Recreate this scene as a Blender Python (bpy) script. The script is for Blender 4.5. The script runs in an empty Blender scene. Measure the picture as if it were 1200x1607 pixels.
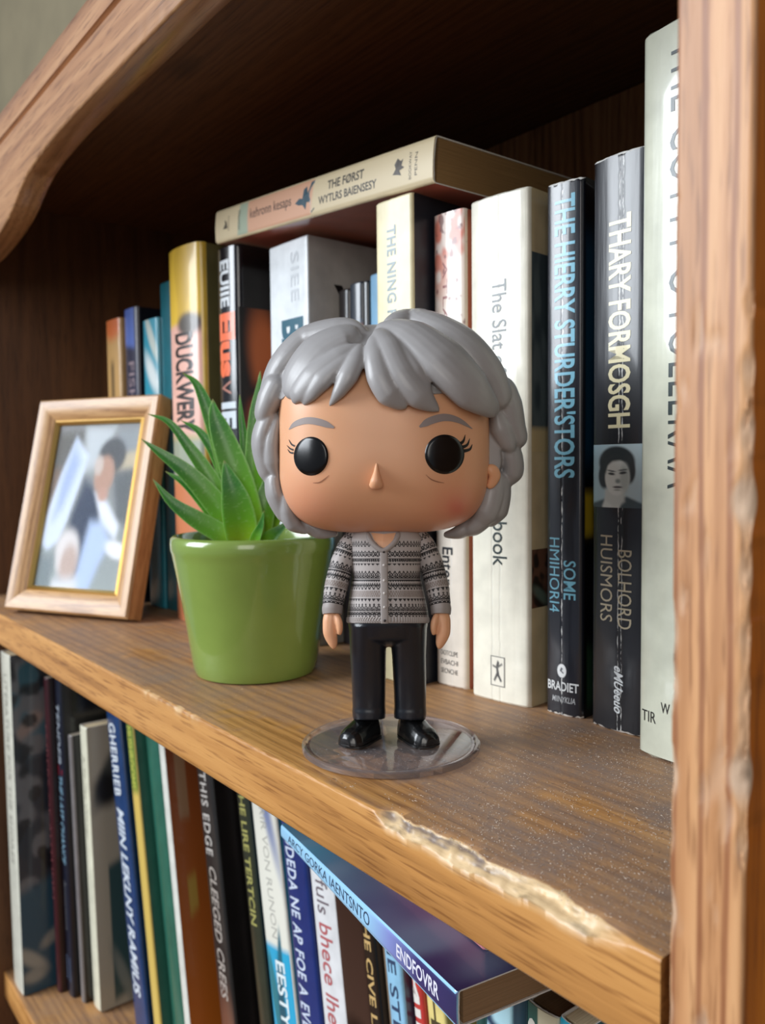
import bpy, bmesh, math, random
import numpy as np
from mathutils import Vector, Matrix, noise as mnoise

random.seed(7)
rng = np.random.default_rng(7)
S = bpy.context.scene
COL = S.collection
PI = math.pi

# ------------------------------------------------------------------ camera
EYE = Vector((0.0, 0.0, 0.085))            # 8.5 cm above the shelf board
VIEW_A = math.radians(38.325)              # angle between the view and the length of the shelf
PITCH = math.radians(3.214)
ROLL = 0.0105
_F = Vector((-math.cos(VIEW_A), math.sin(VIEW_A), 0)); _R = Vector((math.sin(VIEW_A), math.cos(VIEW_A), 0)); _U = Vector((0, 0, 1))
_fw = _F * math.cos(PITCH) - _U * math.sin(PITCH)
_up = _U * math.cos(PITCH) + _F * math.sin(PITCH)
_rt = _R * math.cos(ROLL) - _up * math.sin(ROLL)
_up = _up * math.cos(ROLL) + _R * math.sin(ROLL)
cd = bpy.data.cameras.new('camera'); cam = bpy.data.objects.new('camera', cd); COL.objects.link(cam)
m = Matrix((_rt, _up, -_fw)).transposed().to_4x4(); m.translation = EYE
cam.matrix_world = m
cd.sensor_fit = 'VERTICAL'; cd.sensor_height = 36.0; cd.lens = 36.0 * 1300 / 1607
cd.clip_start = 0.005; cd.clip_end = 50
cd.dof.use_dof = True; cd.dof.focus_distance = 0.225; cd.dof.aperture_fstop = 19.0
S.camera = cam

# ------------------------------------------------------------------ light
w = bpy.data.worlds.new('world'); S.world = w; w.use_nodes = True
bg = w.node_tree.nodes['Background']; bg.inputs[0].default_value = (0.80, 0.86, 1.0, 1); bg.inputs[1].default_value = 0.24

def area_light(name, loc, target, sx, sy, energy, color):
    l = bpy.data.lights.new(name, 'AREA'); l.shape = 'RECTANGLE'; l.size = sx; l.size_y = sy; l.energy = energy; l.color = color
    o = bpy.data.objects.new(name, l); COL.objects.link(o); o.location = loc
    o.rotation_euler = (Vector(target) - Vector(loc)).to_track_quat('-Z', 'Y').to_euler()
    return o
area_light('window_daylight', (-1.22, -1.62, 0.95), (-0.25, 0.2, 0.08), 1.25, 1.35, 76, (0.88, 0.94, 1.0))
area_light('right_fill_light', (1.5, -1.35, 0.65), (-0.15, 0.15, 0.05), 0.9, 1.4, 15, (1.0, 0.95, 0.88))  # added warm fill from the right, brightens the outer side panel

vs = S.view_settings
vs.view_transform = 'Standard'; vs.look = 'None'; vs.exposure = 0.0; vs.gamma = 1.0; vs.use_curve_mapping = False

# ------------------------------------------------------------------ helpers
def lin(c):
    return tuple((x / 12.92 if x <= 0.04045 else ((x + 0.055) / 1.055) ** 2.4) for x in [v / 255 for v in c[:3]])
def col4(c): return (*lin(c), 1.0)

def tag(o, label=None, cat=None, group=None, kind=None):
    if label: o['label'] = label
    if cat: o['category'] = cat
    if group: o['group'] = group
    if kind: o['kind'] = kind
    return o
def empty(name, loc, rot=(0, 0, 0), label=None, cat=None, group=None):
    o = bpy.data.objects.new(name, None); COL.objects.link(o); o.empty_display_size = 0.01
    o.location = loc; o.rotation_euler = rot
    return tag(o, label, cat, group)
def link_mesh(name, me, mats, parent=None):
    o = bpy.data.objects.new(name, me); COL.objects.link(o)
    if mats is not None:
        for mm in (mats if isinstance(mats, (list, tuple)) else [mats]): me.materials.append(mm)
    if parent: o.parent = parent
    return o
def smooth(me, ang=0.7):
    bm = bmesh.new(); bm.from_mesh(me)
    for f in bm.faces: f.smooth = True
    for e in bm.edges:
        if len(e.link_faces) == 2 and e.calc_face_angle(0) > ang: e.smooth = False
    bm.to_mesh(me); bm.free()
def obj(name, verts, faces, mats, parent=None, sm=None, midx=None, fixn=True):
    me = bpy.data.meshes.new(name)
    me.from_pydata([tuple(map(float, v)) for v in verts], [], faces); me.validate()
    if midx is not None and len(midx) == len(me.polygons): me.polygons.foreach_set('material_index', midx)
    if fixn:
        bm = bmesh.new(); bm.from_mesh(me); bmesh.ops.recalc_face_normals(bm, faces=bm.faces); bm.to_mesh(me); bm.free()
    if sm is not None: smooth(me, sm)
    return link_mesh(name, me, mats, parent)
def vcol(me, cols):      # linear colours, one for each vertex
    a = me.color_attributes.new('Col', 'FLOAT_COLOR', 'POINT')
    c = np.ones((len(me.vertices), 4), np.float32); c[:, :3] = cols
    a.data.foreach_set('color', c.ravel())
def grid_faces(nu, nv, close_u=False, close_v=False, base=0):
    f = []
    for j in range(nv if close_v else nv - 1):
        j2 = (j + 1) % nv
        for i in range(nu if close_u else nu - 1):
            i2 = (i + 1) % nu
            f.append((base + j * nu + i, base + j * nu + i2, base + j2 * nu + i2, base + j2 * nu + i))
    return f
def box(name, lo, hi, mat, parent=None, bev=0.0, sm=0.6):
    bm = bmesh.new(); bmesh.ops.create_cube(bm, size=1)
    lo = Vector(lo); hi = Vector(hi)
    for v in bm.verts: v.co = Vector([(lo[k] + hi[k]) / 2 + v.co[k] * (hi[k] - lo[k]) for k in range(3)])
    if bev: bmesh.ops.bevel(bm, geom=bm.edges[:], offset=bev, segments=2, affect='EDGES', profile=0.5)
    me = bpy.data.meshes.new(name); bm.to_mesh(me); bm.free(); smooth(me, sm)
    return link_mesh(name, me, mat, parent)
def lathe(prof, n=64):
    v = []; 
    for r, z in prof:
        for i in range(n):
            a = 2 * PI * i / n; v.append((r * math.cos(a), r * math.sin(a), z))
    f = grid_faces(n, len(prof), close_u=True)
    f.append(tuple(range(n))[::-1]); f.append(tuple(range((len(prof) - 1) * n, len(prof) * n)))
    return v, f
def catmull(pts, n):
    P = np.array(pts, float); k = len(P); out = []
    ts = np.linspace(0, k - 1, n)
    for t in ts:
        i = min(int(t), k - 2); u = t - i
        p0 = P[i - 1] if i > 0 else 2 * P[0] - P[1]; p1 = P[i]; p2 = P[i + 1]; p3 = P[i + 2] if i + 2 < k else 2 * P[-1] - P[-2]
        out.append(0.5 * ((2 * p1) + (-p0 + p2) * u + (2 * p0 - 5 * p1 + 4 * p2 - p3) * u * u + (-p0 + 3 * p1 - 3 * p2 + p3) * u ** 3))
    return np.array(out)
def sstep(a, b, x):
    t = np.clip((np.asarray(x, float) - a) / (b - a), 0, 1); return t * t * (3 - 2 * t)
def n1(x, y=0.0, z=0.0): return mnoise.noise(Vector((x, y, z)))

# ------------------------------------------------------------------ materials
MATS = {}
def new_mat(name):
    mt = bpy.data.materials.new(name); mt.use_nodes = True
    nt = mt.node_tree; b = nt.nodes['Principled BSDF']
    return mt, nt, b
def N(nt, typ, **kw):
    n = nt.nodes.new(typ)
    for k, v in kw.items():
        if k.startswith('i_'): n.inputs[k[2:].replace('_', ' ')].default_value = v
        else: setattr(n, k, v)
    return n
def ramp(nt, stops):
    r = nt.nodes.new('ShaderNodeValToRGB'); e = r.color_ramp.elements
    while len(e) < len(stops): e.new(0.5)
    for el, (p, c) in zip(e, stops): el.position = p; el.color = c if len(c) == 4 else (*c, 1)
    return r
def mixc(nt, fac, a, b, mode='MIX'):
    n = nt.nodes.new('ShaderNodeMix'); n.data_type = 'RGBA'; n.blend_type = mode
    L = nt.links
    for s, v in ((0, fac), (6, a), (7, b)):
        if hasattr(v, 'links'): L.new(v, n.inputs[s])
        else: n.inputs[s].default_value = v
    return n.outputs[2]
def math_(nt, op, a, b=None, c=None, clamp=False):
    n = nt.nodes.new('ShaderNodeMath'); n.operation = op; n.use_clamp = clamp
    for s, v in enumerate((a, b, c)):
        if v is None: continue
        if hasattr(v, 'links'): nt.links.new(v, n.inputs[s])
        else: n.inputs[s].default_value = v
    return n.outputs[0]
def plain(name, c, rough=0.5, spec=0.5, metal=0.0, coat=0.0, var=0.0, vs_=300, sss=0.0, bump=0.0):
    key = (name, c, rough, metal, var)
    if key in MATS: return MATS[key]
    mt, nt, b = new_mat(name)
    b.inputs['Base Color'].default_value = col4(c); b.inputs['Roughness'].default_value = rough
    b.inputs['Specular IOR Level'].default_value = spec; b.inputs['Metallic'].default_value = metal
    b.inputs['Coat Weight'].default_value = coat
    if sss:
        b.inputs['Subsurface Weight'].default_value = sss; b.inputs['Subsurface Radius'].default_value = (1, .45, .25); b.inputs['Subsurface Scale'].default_value = 0.003
    if var or bump:
        tc = N(nt, 'ShaderNodeTexCoord'); ns = N(nt, 'ShaderNodeTexNoise'); ns.inputs['Scale'].default_value = vs_; ns.inputs['Detail'].default_value = 4
        nt.links.new(tc.outputs['Object'], ns.inputs['Vector'])
        if var:
            r = ramp(nt, [(0.3, (1 - var,) * 3), (0.7, (1 + var,) * 3)]); nt.links.new(ns.outputs['Fac'], r.inputs['Fac'])
            nt.links.new(mixc(nt, 1.0, col4(c), r.outputs['Color'], 'MULTIPLY'), b.inputs['Base Color'])
        if bump:
            bp = N(nt, 'ShaderNodeBump'); bp.inputs['Strength'].default_value = bump; bp.inputs['Distance'].default_value = 0.0004
            nt.links.new(ns.outputs['Fac'], bp.inputs['Height']); nt.links.new(bp.outputs[0], b.inputs['Normal'])
    MATS[key] = mt
    return mt
def vcol_mat(name, rough=0.5, coat=0.0, sss=0.0, spec=0.5):
    mt, nt, b = new_mat(name)
    a = N(nt, 'ShaderNodeAttribute', attribute_name='Col'); nt.links.new(a.outputs['Color'], b.inputs['Base Color'])
    b.inputs['Roughness'].default_value = rough; b.inputs['Coat Weight'].default_value = coat; b.inputs['Specular IOR Level'].default_value = spec
    if sss:
        b.inputs['Subsurface Weight'].default_value = sss; b.inputs['Subsurface Radius'].default_value = (1, .45, .25); b.inputs['Subsurface Scale'].default_value = 0.003
    return mt

def wood(name, dark, mid, light, axis=0, rough=0.4, scale=1.0, coat=0.15, bump=0.25, wearcol=None, dust=None, knots=0.0, contrast=1.0, lines=None):
    """procedural pine: stretched grain along an axis, growth bands, pores, worn wood from the 'wear' attribute, dust film"""
    mt, nt, b = new_mat(name); L = nt.links
    tc = N(nt, 'ShaderNodeTexCoord'); mp = N(nt, 'ShaderNodeMapping')
    sc = [58.0 * scale] * 3; sc[axis] = 3.2 * scale; mp.inputs['Scale'].default_value = sc
    L.new(tc.outputs['Object'], mp.inputs['Vector'])
    warp = N(nt, 'ShaderNodeTexNoise'); warp.inputs['Scale'].default_value = 0.7; warp.inputs['Detail'].default_value = 2
    L.new(mp.outputs[0], warp.inputs['Vector'])
    addv = N(nt, 'ShaderNodeVectorMath', operation='MULTIPLY_ADD'); addv.inputs[1].default_value = (1.6, 1.6, 1.6)
    L.new(warp.outputs['Color'], addv.inputs[0]); L.new(mp.outputs[0], addv.inputs[2])
    big = N(nt, 'ShaderNodeTexNoise'); big.inputs['Scale'].default_value = 1.6; big.inputs['Detail'].default_value = 5; big.inputs['Roughness'].default_value = 0.6
    L.new(addv.outputs[0], big.inputs['Vector'])
    wave = N(nt, 'ShaderNodeTexWave', wave_type='BANDS', bands_direction=('Y', 'X', 'X')[axis]); wave.inputs['Scale'].default_value = 1.1
    wave.inputs['Distortion'].default_value = 5.0; wave.inputs['Detail'].default_value = 2; wave.inputs['Detail Scale'].default_value = 0.7
    L.new(addv.outputs[0], wave.inputs['Vector'])
    mp2 = N(nt, 'ShaderNodeMapping'); sc2 = [1100.0 * scale] * 3; sc2[axis] = 60 * scale; mp2.inputs['Scale'].default_value = sc2
    L.new(tc.outputs['Object'], mp2.inputs['Vector'])
    pore = N(nt, 'ShaderNodeTexNoise'); pore.inputs['Scale'].default_value = 1.0; pore.inputs['Detail'].default_value = 2
    L.new(mp2.outputs[0], pore.inputs['Vector'])
    g = math_(nt, 'MULTIPLY_ADD', wave.outputs['Fac'], 0.30, math_(nt, 'MULTIPLY', big.outputs['Fac'], 0.78))
    cr = ramp(nt, [(0.5 - 0.24 / contrast, lin(dark)), (0.52, lin(mid)), (0.52 + 0.3 / contrast, lin(light))]); L.new(g, cr.inputs['Fac'])
    pr = ramp(nt, [(0.32, (0.50, 0.42, 0.36)), (0.46, (1, 1, 1))]); L.new(pore.outputs['Fac'], pr.inputs['Fac'])
    c = mixc(nt, 0.75, cr.outputs['Color'], pr.outputs['Color'], 'MULTIPLY')
    rough_s = None
    if lines:                                   # a few dark growth lines with a period in metres across the face
        per, cdark = lines
        sx_ = N(nt, 'ShaderNodeSeparateXYZ'); L.new(tc.outputs['Object'], sx_.inputs[0])
        mpl = N(nt, 'ShaderNodeMapping'); sl = [60.0] * 3; sl[axis] = 9.0; mpl.inputs['Scale'].default_value = sl; L.new(tc.outputs['Object'], mpl.inputs['Vector'])
        wl = N(nt, 'ShaderNodeTexNoise'); wl.inputs['Scale'].default_value = 1; wl.inputs['Detail'].default_value = 2; L.new(mpl.outputs[0], wl.inputs['Vector'])
        ph = math_(nt, 'MULTIPLY_ADD', sx_.outputs[0], 2 * PI / per, math_(nt, 'MULTIPLY', wl.outputs['Fac'], 5.0))
        ln_ = ramp(nt, [(0.80, (0, 0, 0)), (0.97, (1, 1, 1))]); L.new(math_(nt, 'MULTIPLY_ADD', math_(nt, 'SINE', ph), 0.5, 0.5), ln_.inputs['Fac'])
        c = mixc(nt, math_(nt, 'MULTIPLY', ln_.outputs['Color'], 0.75), c, col4(cdark))
    if knots:
        vor = N(nt, 'ShaderNodeTexVoronoi'); mpk = N(nt, 'ShaderNodeMapping'); sk = [22.0] * 3; sk[axis] = 11.0; mpk.inputs['Scale'].default_value = sk
        L.new(tc.outputs['Object'], mpk.inputs['Vector']); L.new(mpk.outputs[0], vor.inputs['Vector']); vor.inputs['Scale'].default_value = 0.6
        kr = ramp(nt, [(0.03, (1, 1, 1)), (0.12, (0, 0, 0))]); L.new(vor.outputs['Distance'], kr.inputs['Fac'])
        c = mixc(nt, math_(nt, 'MULTIPLY', kr.outputs['Color'], knots), c, (*[x * 0.3 for x in lin(dark)], 1))
    if wearcol:
        at = N(nt, 'ShaderNodeAttribute', attribute_name='wear')
        ns = N(nt, 'ShaderNodeTexNoise'); ns.inputs['Scale'].default_value = 520; ns.inputs['Detail'].default_value = 4
        mpw = N(nt, 'ShaderNodeMapping'); sw = [1.0] * 3; sw[axis] = 0.25; mpw.inputs['Scale'].default_value = sw
        L.new(tc.outputs['Object'], mpw.inputs['Vector']); L.new(mpw.outputs[0], ns.inputs['Vector'])
        wr = ramp(nt, [(0.30, (*[x * 0.55 for x in lin(wearcol)], 1)), (0.48, lin(wearcol))]); L.new(ns.outputs['Fac'], wr.inputs['Fac'])
        c = mixc(nt, at.outputs['Fac'], c, wr.outputs['Color'])
        at2 = N(nt, 'ShaderNodeAttribute', attribute_name='dirt')
        c = mixc(nt, math_(nt, 'MULTIPLY', at2.outputs['Fac'], 0.9), c, col4((112, 98, 94)))
    hgt = math_(nt, 'MULTIPLY_ADD', pore.outputs['Fac'], 0.6, math_(nt, 'MULTIPLY', big.outputs['Fac'], 0.6))
    if dust:
        at = N(nt, 'ShaderNodeAttribute', attribute_name='dust')
        d1 = N(nt, 'ShaderNodeTexNoise'); d1.inputs['Scale'].default_value = 55; d1.inputs['Detail'].default_value = 6; d1.inputs['Roughness'].default_value = 0.65
        L.new(tc.outputs['Object'], d1.inputs['Vector'])
        d2 = N(nt, 'ShaderNodeTexNoise'); d2.inputs['Scale'].default_value = 900; d2.inputs['Detail'].default_value = 4
        L.new(tc.outputs['Object'], d2.inputs['Vector'])
        dr = ramp(nt, [(0.36, (0, 0, 0)), (0.62, (1, 1, 1))]); L.new(d1.outputs['Fac'], dr.inputs['Fac'])
        film = math_(nt, 'MULTIPLY', at.outputs['Fac'], math_(nt, 'MULTIPLY_ADD', dr.outputs['Color'], 0.55, 0.45), clamp=True)
        film = math_(nt, 'MULTIPLY', film, math_(nt, 'MULTIPLY_ADD', d2.outputs['Fac'], 0.9, 0.45), clamp=True)
        c = mixc(nt, film, c, col4(dust))
        rough_s = math_(nt, 'MULTIPLY_ADD', film, 0.40, rough, clamp=True)
        hgt = math_(nt, 'MULTIPLY_ADD', math_(nt, 'MULTIPLY', d2.outputs['Fac'], at.outputs['Fac']), 0.9, hgt)
    L.new(c, b.inputs['Base Color'])
    if rough_s: L.new(rough_s, b.inputs['Roughness'])
    else: b.inputs['Roughness'].default_value = rough
    b.inputs['Coat Weight'].default_value = coat; b.inputs['Coat Roughness'].default_value = 0.25
    bp = N(nt, 'ShaderNodeBump'); bp.inputs['Strength'].default_value = bump; bp.inputs['Distance'].default_value = 0.0006
    L.new(hgt, bp.inputs['Height']); L.new(bp.outputs[0], b.inputs['Normal'])
    return mt

def book_mat(name, c, rough=0.28, wear=0.5, crease=None, wv=(225, 225, 222), coat=0.4, var=0.12, wavy=0.25, coat_r=0.12):
    """printed cover: slight mottling, a ragged pale crease line down the spine, scuffs, wavy gloss"""
    key = ('bk', name, c, rough, wear, crease)
    if key in MATS: return MATS[key]
    mt, nt, b = new_mat(name); L = nt.links
    tc = N(nt, 'ShaderNodeTexCoord')
    ns = N(nt, 'ShaderNodeTexNoise'); ns.inputs['Scale'].default_value = 90; ns.inputs['Detail'].default_value = 5
    L.new(tc.outputs['Object'], ns.inputs['Vector'])
    r = ramp(nt, [(0.3, (1 - var,) * 3), (0.7, (1 + var,) * 3)]); L.new(ns.outputs['Fac'], r.inputs['Fac'])
    cc = mixc(nt, 1.0, col4(c), r.outputs['Color'], 'MULTIPLY')
    sep = N(nt, 'ShaderNodeSeparateXYZ'); L.new(tc.outputs['Object'], sep.inputs[0])
    mp = N(nt, 'ShaderNodeMapping'); mp.inputs['Scale'].default_value = (700, 700, 60); L.new(tc.outputs['Object'], mp.inputs['Vector'])
    st = N(nt, 'ShaderNodeTexNoise'); st.inputs['Scale'].default_value = 1; st.inputs['Detail'].default_value = 3; L.new(mp.outputs[0], st.inputs['Vector'])
    h = math_(nt, 'MULTIPLY', st.outputs['Fac'], 0.35)
    wn = N(nt, 'ShaderNodeTexNoise'); wn.inputs['Scale'].default_value = 1; wn.inputs['Detail'].default_value = 1
    mpw = N(nt, 'ShaderNodeMapping'); mpw.inputs['Scale'].default_value = (160, 160, 30); L.new(tc.outputs['Object'], mpw.inputs['Vector']); L.new(mpw.outputs[0], wn.inputs['Vector'])
    h = math_(nt, 'MULTIPLY_ADD', wn.outputs['Fac'], 1.6, h)
    for k, cx in enumerate(crease or []):
        wig = N(nt, 'ShaderNodeTexNoise'); wig.inputs['Scale'].default_value = 1; wig.inputs['Detail'].default_value = 4
        m3 = N(nt, 'ShaderNodeMapping'); m3.inputs['Scale'].default_value = (0, 0, 260); m3.inputs['Location'].default_value = (k * 7.3 + 1, 0, 0)
        L.new(tc.outputs['Object'], m3.inputs['Vector']); L.new(m3.outputs[0], wig.inputs['Vector'])
        dx = math_(nt, 'ABSOLUTE', math_(nt, 'SUBTRACT', math_(nt, 'MULTIPLY_ADD', wig.outputs['Fac'], 0.0012, cx - 0.0006), sep.outputs[0]))
        gap = N(nt, 'ShaderNodeTexNoise'); gap.inputs['Scale'].default_value = 420; gap.inputs['Detail'].default_value = 3; L.new(tc.outputs['Object'], gap.inputs['Vector'])
        width = math_(nt, 'MULTIPLY', math_(nt, 'SUBTRACT', gap.outputs['Fac'], 0.40), 0.0016 * wear, clamp=False)
        line = math_(nt, 'LESS_THAN', dx, width)
        cc = mixc(nt, math_(nt, 'MULTIPLY', line, 0.85), cc, col4(wv))
        soft = N(nt, 'ShaderNodeMapRange'); soft.inputs['From Max'].default_value = 0.0007; soft.inputs['To Min'].default_value = 0.0; soft.inputs['To Max'].default_value = 1.0
        L.new(dx, soft.inputs['Value']); h = math_(nt, 'MULTIPLY_ADD', soft.outputs[0], 0.8, h)
    L.new(cc, b.inputs['Base Color']); b.inputs['Roughness'].default_value = rough; b.inputs['Coat Weight'].default_value = coat; b.inputs['Coat Roughness'].default_value = coat_r
    bp = N(nt, 'ShaderNodeBump'); bp.inputs['Strength'].default_value = wavy; bp.inputs['Distance'].default_value = 0.0006
    L.new(h, bp.inputs['Height']); L.new(bp.outputs[0], b.inputs['Normal'])
    MATS[key] = mt
    return mt
def paper_mat(name, c, axis=0):
    key = ('pg', name, c, axis)
    if key in MATS: return MATS[key]
    mt, nt, b = new_mat(name); L = nt.links
    tc = N(nt, 'ShaderNodeTexCoord'); mp = N(nt, 'ShaderNodeMapping'); mp.inputs['Scale'].default_value = (4500, 40, 40); L.new(tc.outputs['Object'], mp.inputs['Vector'])
    ns = N(nt, 'ShaderNodeTexNoise'); ns.inputs['Scale'].default_value = 1; ns.inputs['Detail'].default_value = 2; L.new(mp.outputs[0], ns.inputs['Vector'])
    r = ramp(nt, [(0.3, (0.72, 0.70, 0.66)), (0.7, (1.05, 1.05, 1.05))]); L.new(ns.outputs['Fac'], r.inputs['Fac'])
    L.new(mixc(nt, 1.0, col4(c), r.outputs['Color'], 'MULTIPLY'), b.inputs['Base Color']); b.inputs['Roughness'].default_value = 0.8
    bp = N(nt, 'ShaderNodeBump'); bp.inputs['Strength'].default_value = 0.4; bp.inputs['Distance'].default_value = 0.0003
    L.new(ns.outputs['Fac'], bp.inputs['Height']); L.new(bp.outputs[0], b.inputs['Normal'])
    MATS[key] = mt
    return mt
PRINT = vcol_mat('printed_picture', 0.35, 0.3)
def ink(c, rough=0.35): return plain('ink_%d_%d_%d' % tuple(c[:3]), tuple(c), rough, coat=0.3)

# ------------------------------------------------------------------ room
WALLM = plain('wall_paint', (106, 97, 74), 0.85, var=0.10, vs_=14, bump=0.15)
FLOORM = wood('floor_boards', (70, 45, 25), (110, 74, 44), (140, 98, 60), axis=0, rough=0.4, scale=0.3)
tag(box('wall_back', (-2.6, 0.372, -0.9), (1.6, 0.45, 1.7), WALLM), kind='structure')
tag(box('floor', (-2.6, -2.6, -0.95), (1.6, 0.45, -0.9), FLOORM), kind='structure')
tag(box('baseboard_back', (-2.6, 0.36, -0.9), (-0.64, 0.372, -0.82), plain('skirting_paint', (205, 200, 188), 0.5, var=0.04)), kind='structure')

# ------------------------------------------------------------------ bookcase
BC_LOC = Vector((-0.34, 0.235, -0.9))
bookcase = empty('bookcase', BC_LOC, label='worn golden pine bookcase with a curved valance and chipped shelf edge', cat='bookcase')
BC_INV = Matrix.Translation(BC_LOC).inverted()
def in_case(o): o.parent = bookcase; o.matrix_parent_inverse = BC_INV; return o

PINE_SHELF = wood('pine_shelf', (140, 94, 46), (184, 130, 70), (204, 150, 86), axis=0, rough=0.42, wearcol=(218, 188, 144), dust=(136, 115, 102), coat=0.06, contrast=1.0)
PINE_POST = wood('pine_post', (140, 88, 48), (196, 144, 98), (212, 164, 116), axis=2, rough=0.5, wearcol=(206, 176, 148), coat=0.05, scale=1.1, bump=0.4, lines=(0.0046, (132, 78, 46)), contrast=0.7)
PINE_SIDE = wood('pine_outer_side', (158, 82, 10), (192, 106, 14), (204, 122, 26), axis=2, rough=0.35, coat=0.3, contrast=0.8)
PINE_RAIL = wood('pine_rail', (126, 82, 48), (168, 120, 80), (186, 140, 98), axis=0, rough=0.30, wearcol=(214, 176, 124), coat=0.35, contrast=0.9)
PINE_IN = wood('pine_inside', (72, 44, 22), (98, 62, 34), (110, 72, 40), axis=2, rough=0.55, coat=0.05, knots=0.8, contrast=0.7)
PINE_BACK = wood('pine_back', (96, 62, 34), (142, 98, 60), (160, 116, 74), axis=2, rough=0.55, coat=0.05, contrast=0.8)  # inside pine lightened in colour to offset the shade under rail and top
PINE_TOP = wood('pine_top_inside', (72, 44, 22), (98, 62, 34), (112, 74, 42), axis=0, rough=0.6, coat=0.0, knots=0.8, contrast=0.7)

XL, XR = -0.605, -0.0766          # inner faces of the two side panels
YF, YB = 0.122, 0.345             # front edge of the shelf, back panel

def chip_profile(x):
    """size of the worn arris along the shelf edge: how far it eats into the top and into the front"""
    base_t = 0.0008 + 0.0004 * (n1(x * 60, 3) + 0.5); base_f = 0.0008 + 0.0004 * (n1(x * 55, 9) + 0.5)
    c = float(sstep(-0.160, -0.153, x) * (1 - sstep(-0.100, -0.082, x)))
    rag = 0.52 + 0.5 * n1(x * 110, 1.7) + 0.14 * n1(x * 420, 4.1)
    rag2 = 0.52 + 0.5 * n1(x * 100, 7.7) + 0.14 * n1(x * 450, 2.2)
    small = float(sstep(-0.31, -0.30, x) * (1 - sstep(-0.262, -0.252, x))) * max(0, 0.3 + 0.8 * n1(x * 300, 5.5))
    ct = c * max(0.12, rag); cf = c * max(0.12, rag2)
    return base_t + 0.0052 * ct + 0.0012 * small, base_f + 0.0040 * cf + 0.0009 * small, c, small

def shelf_board(name, x0, x1, yf, yb, z, t, chips, mat, nx):
    xs = np.linspace(x0, x1, nx); V = []; wear = []; dirt = []; dust = []
    ny = 46; nb = 9; nf = 8
    for x in xs:
        bt, bf, c, s = chip_profile(x) if chips else (0.0012, 0.0012, 0, 0)
        for k in range(ny):
            y = yb + (yf + bt - yb) * (k / (ny - 1)) ** 0.8
            V.append((x, y, z)); wear.append(0); dirt.append(0)
            d = 0.55
            if chips:
                d += 0.45 * float(sstep(-0.225, -0.165, x) * sstep(0.120, 0.136, y + 0.20 * (x + 0.125) * 0.2))
                d += 0.35 * float(sstep(-0.22, -0.28, x)) * (0.4 + n1(x * 22, y * 40))
                for cx, cy, rx, ry, am in ((-0.118, 0.163, 0.028, 0.0045, 0.9), (-0.128, 0.148, 0.010, 0.004, 0.7), (-0.36, 0.146, 0.020, 0.008, 0.6), (-0.33, 0.158, 0.012, 0.006, 0.5), (-0.205, 0.132, 0.06, 0.012, 0.75)):
                    q = ((x - cx) / rx) ** 2 + ((y - cy) / ry) ** 2 + 0.7 * n1(x * 150, y * 150)
                    d -= am * float(1 - sstep(0.5, 1.2, q))
            dust.append(min(1, max(0, d)))
        for k in range(1, nb + 1):
            a = k / nb
            dip = math.sin(PI * a)
            rough_ = (n1(x * 260, a * 3.0) * 0.0007 + n1(x * 900, a * 7.0) * 0.0002) * (c if c > 0.02 else 0.15)
            y = yf + bt * (1 - a) ** (1.35 if c > 0.1 else 1.8); zz = z - bf * a ** (1.35 if c > 0.1 else 1.8)
            y += dip * (0.0007 * c + rough_); zz -= dip * (0.0004 * c + rough_)
            V.append((x, y, zz)); wear.append(min(1, (1.2 * c + 0.8 * s) * (1 if k < nb else 0.4))); dust.append(0)
            dirt.append(float(np.clip(c * (1 - sstep(-0.128, -0.112, x)) * (1 if 2 <= k <= 5 else 0) * (0.7 + 1.4 * n1(x * 260, a * 3)), 0, 1)))
        for k in range(1, nf + 1):
            zz = z - bf + (-t + 0.0012 + bf) * k / nf
            V.append((x, yf, zz)); wear.append(0); dirt.append(0); dust.append(0)
        V.append((x, yf + 0.0012, z - t)); V.append((x, yb, z - t)); wear += [0, 0]; dirt += [0, 0]; dust += [0, 0]
    m_ = ny + nb + nf + 2
    F = grid_faces(m_, nx, close_u=True); F.append(tuple(range(m_))); F.append(tuple(range((nx - 1) * m_, nx * m_))[::-1])
    o = in_case(obj(name, V, F, mat, sm=1.0))
    for nm, arr in (('wear', wear), ('dirt', dirt), ('dust', dust)):
        a = o.data.attributes.new(nm, 'FLOAT', 'POINT'); a.data.foreach_set('value', np.array(arr, np.float32))
    return o
shelf_board('shelf_board', XL, XR - 0.0022, YF, YB, 0.0, 0.0186, True, PINE_SHELF, 1100)
shelf_board('shelf_board', XL, XR - 0.001, 0.137, YB, -0.265, 0.0186, False, PINE_SHELF, 60)
shelf_board('shelf_board', XL, XR - 0.001, 0.137, YB, -0.53, 0.0186, False, PINE_SHELF, 40)
shelf_board('bottom_board', XL, XR - 0.001, 0.137, YB, -0.82, 0.0186, False, PINE_SHELF, 40)
in_case(box('plinth', (XL, 0.145, -0.9), (XR - 0.001, 0.16, -0.8386), PINE_RAIL, bev=0.0008))
in_case(box('top_board', (XL, 0.1355, 0.2635), (XR, YB + 0.012, 0.2735), PINE_TOP, bev=0.0005))

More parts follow.
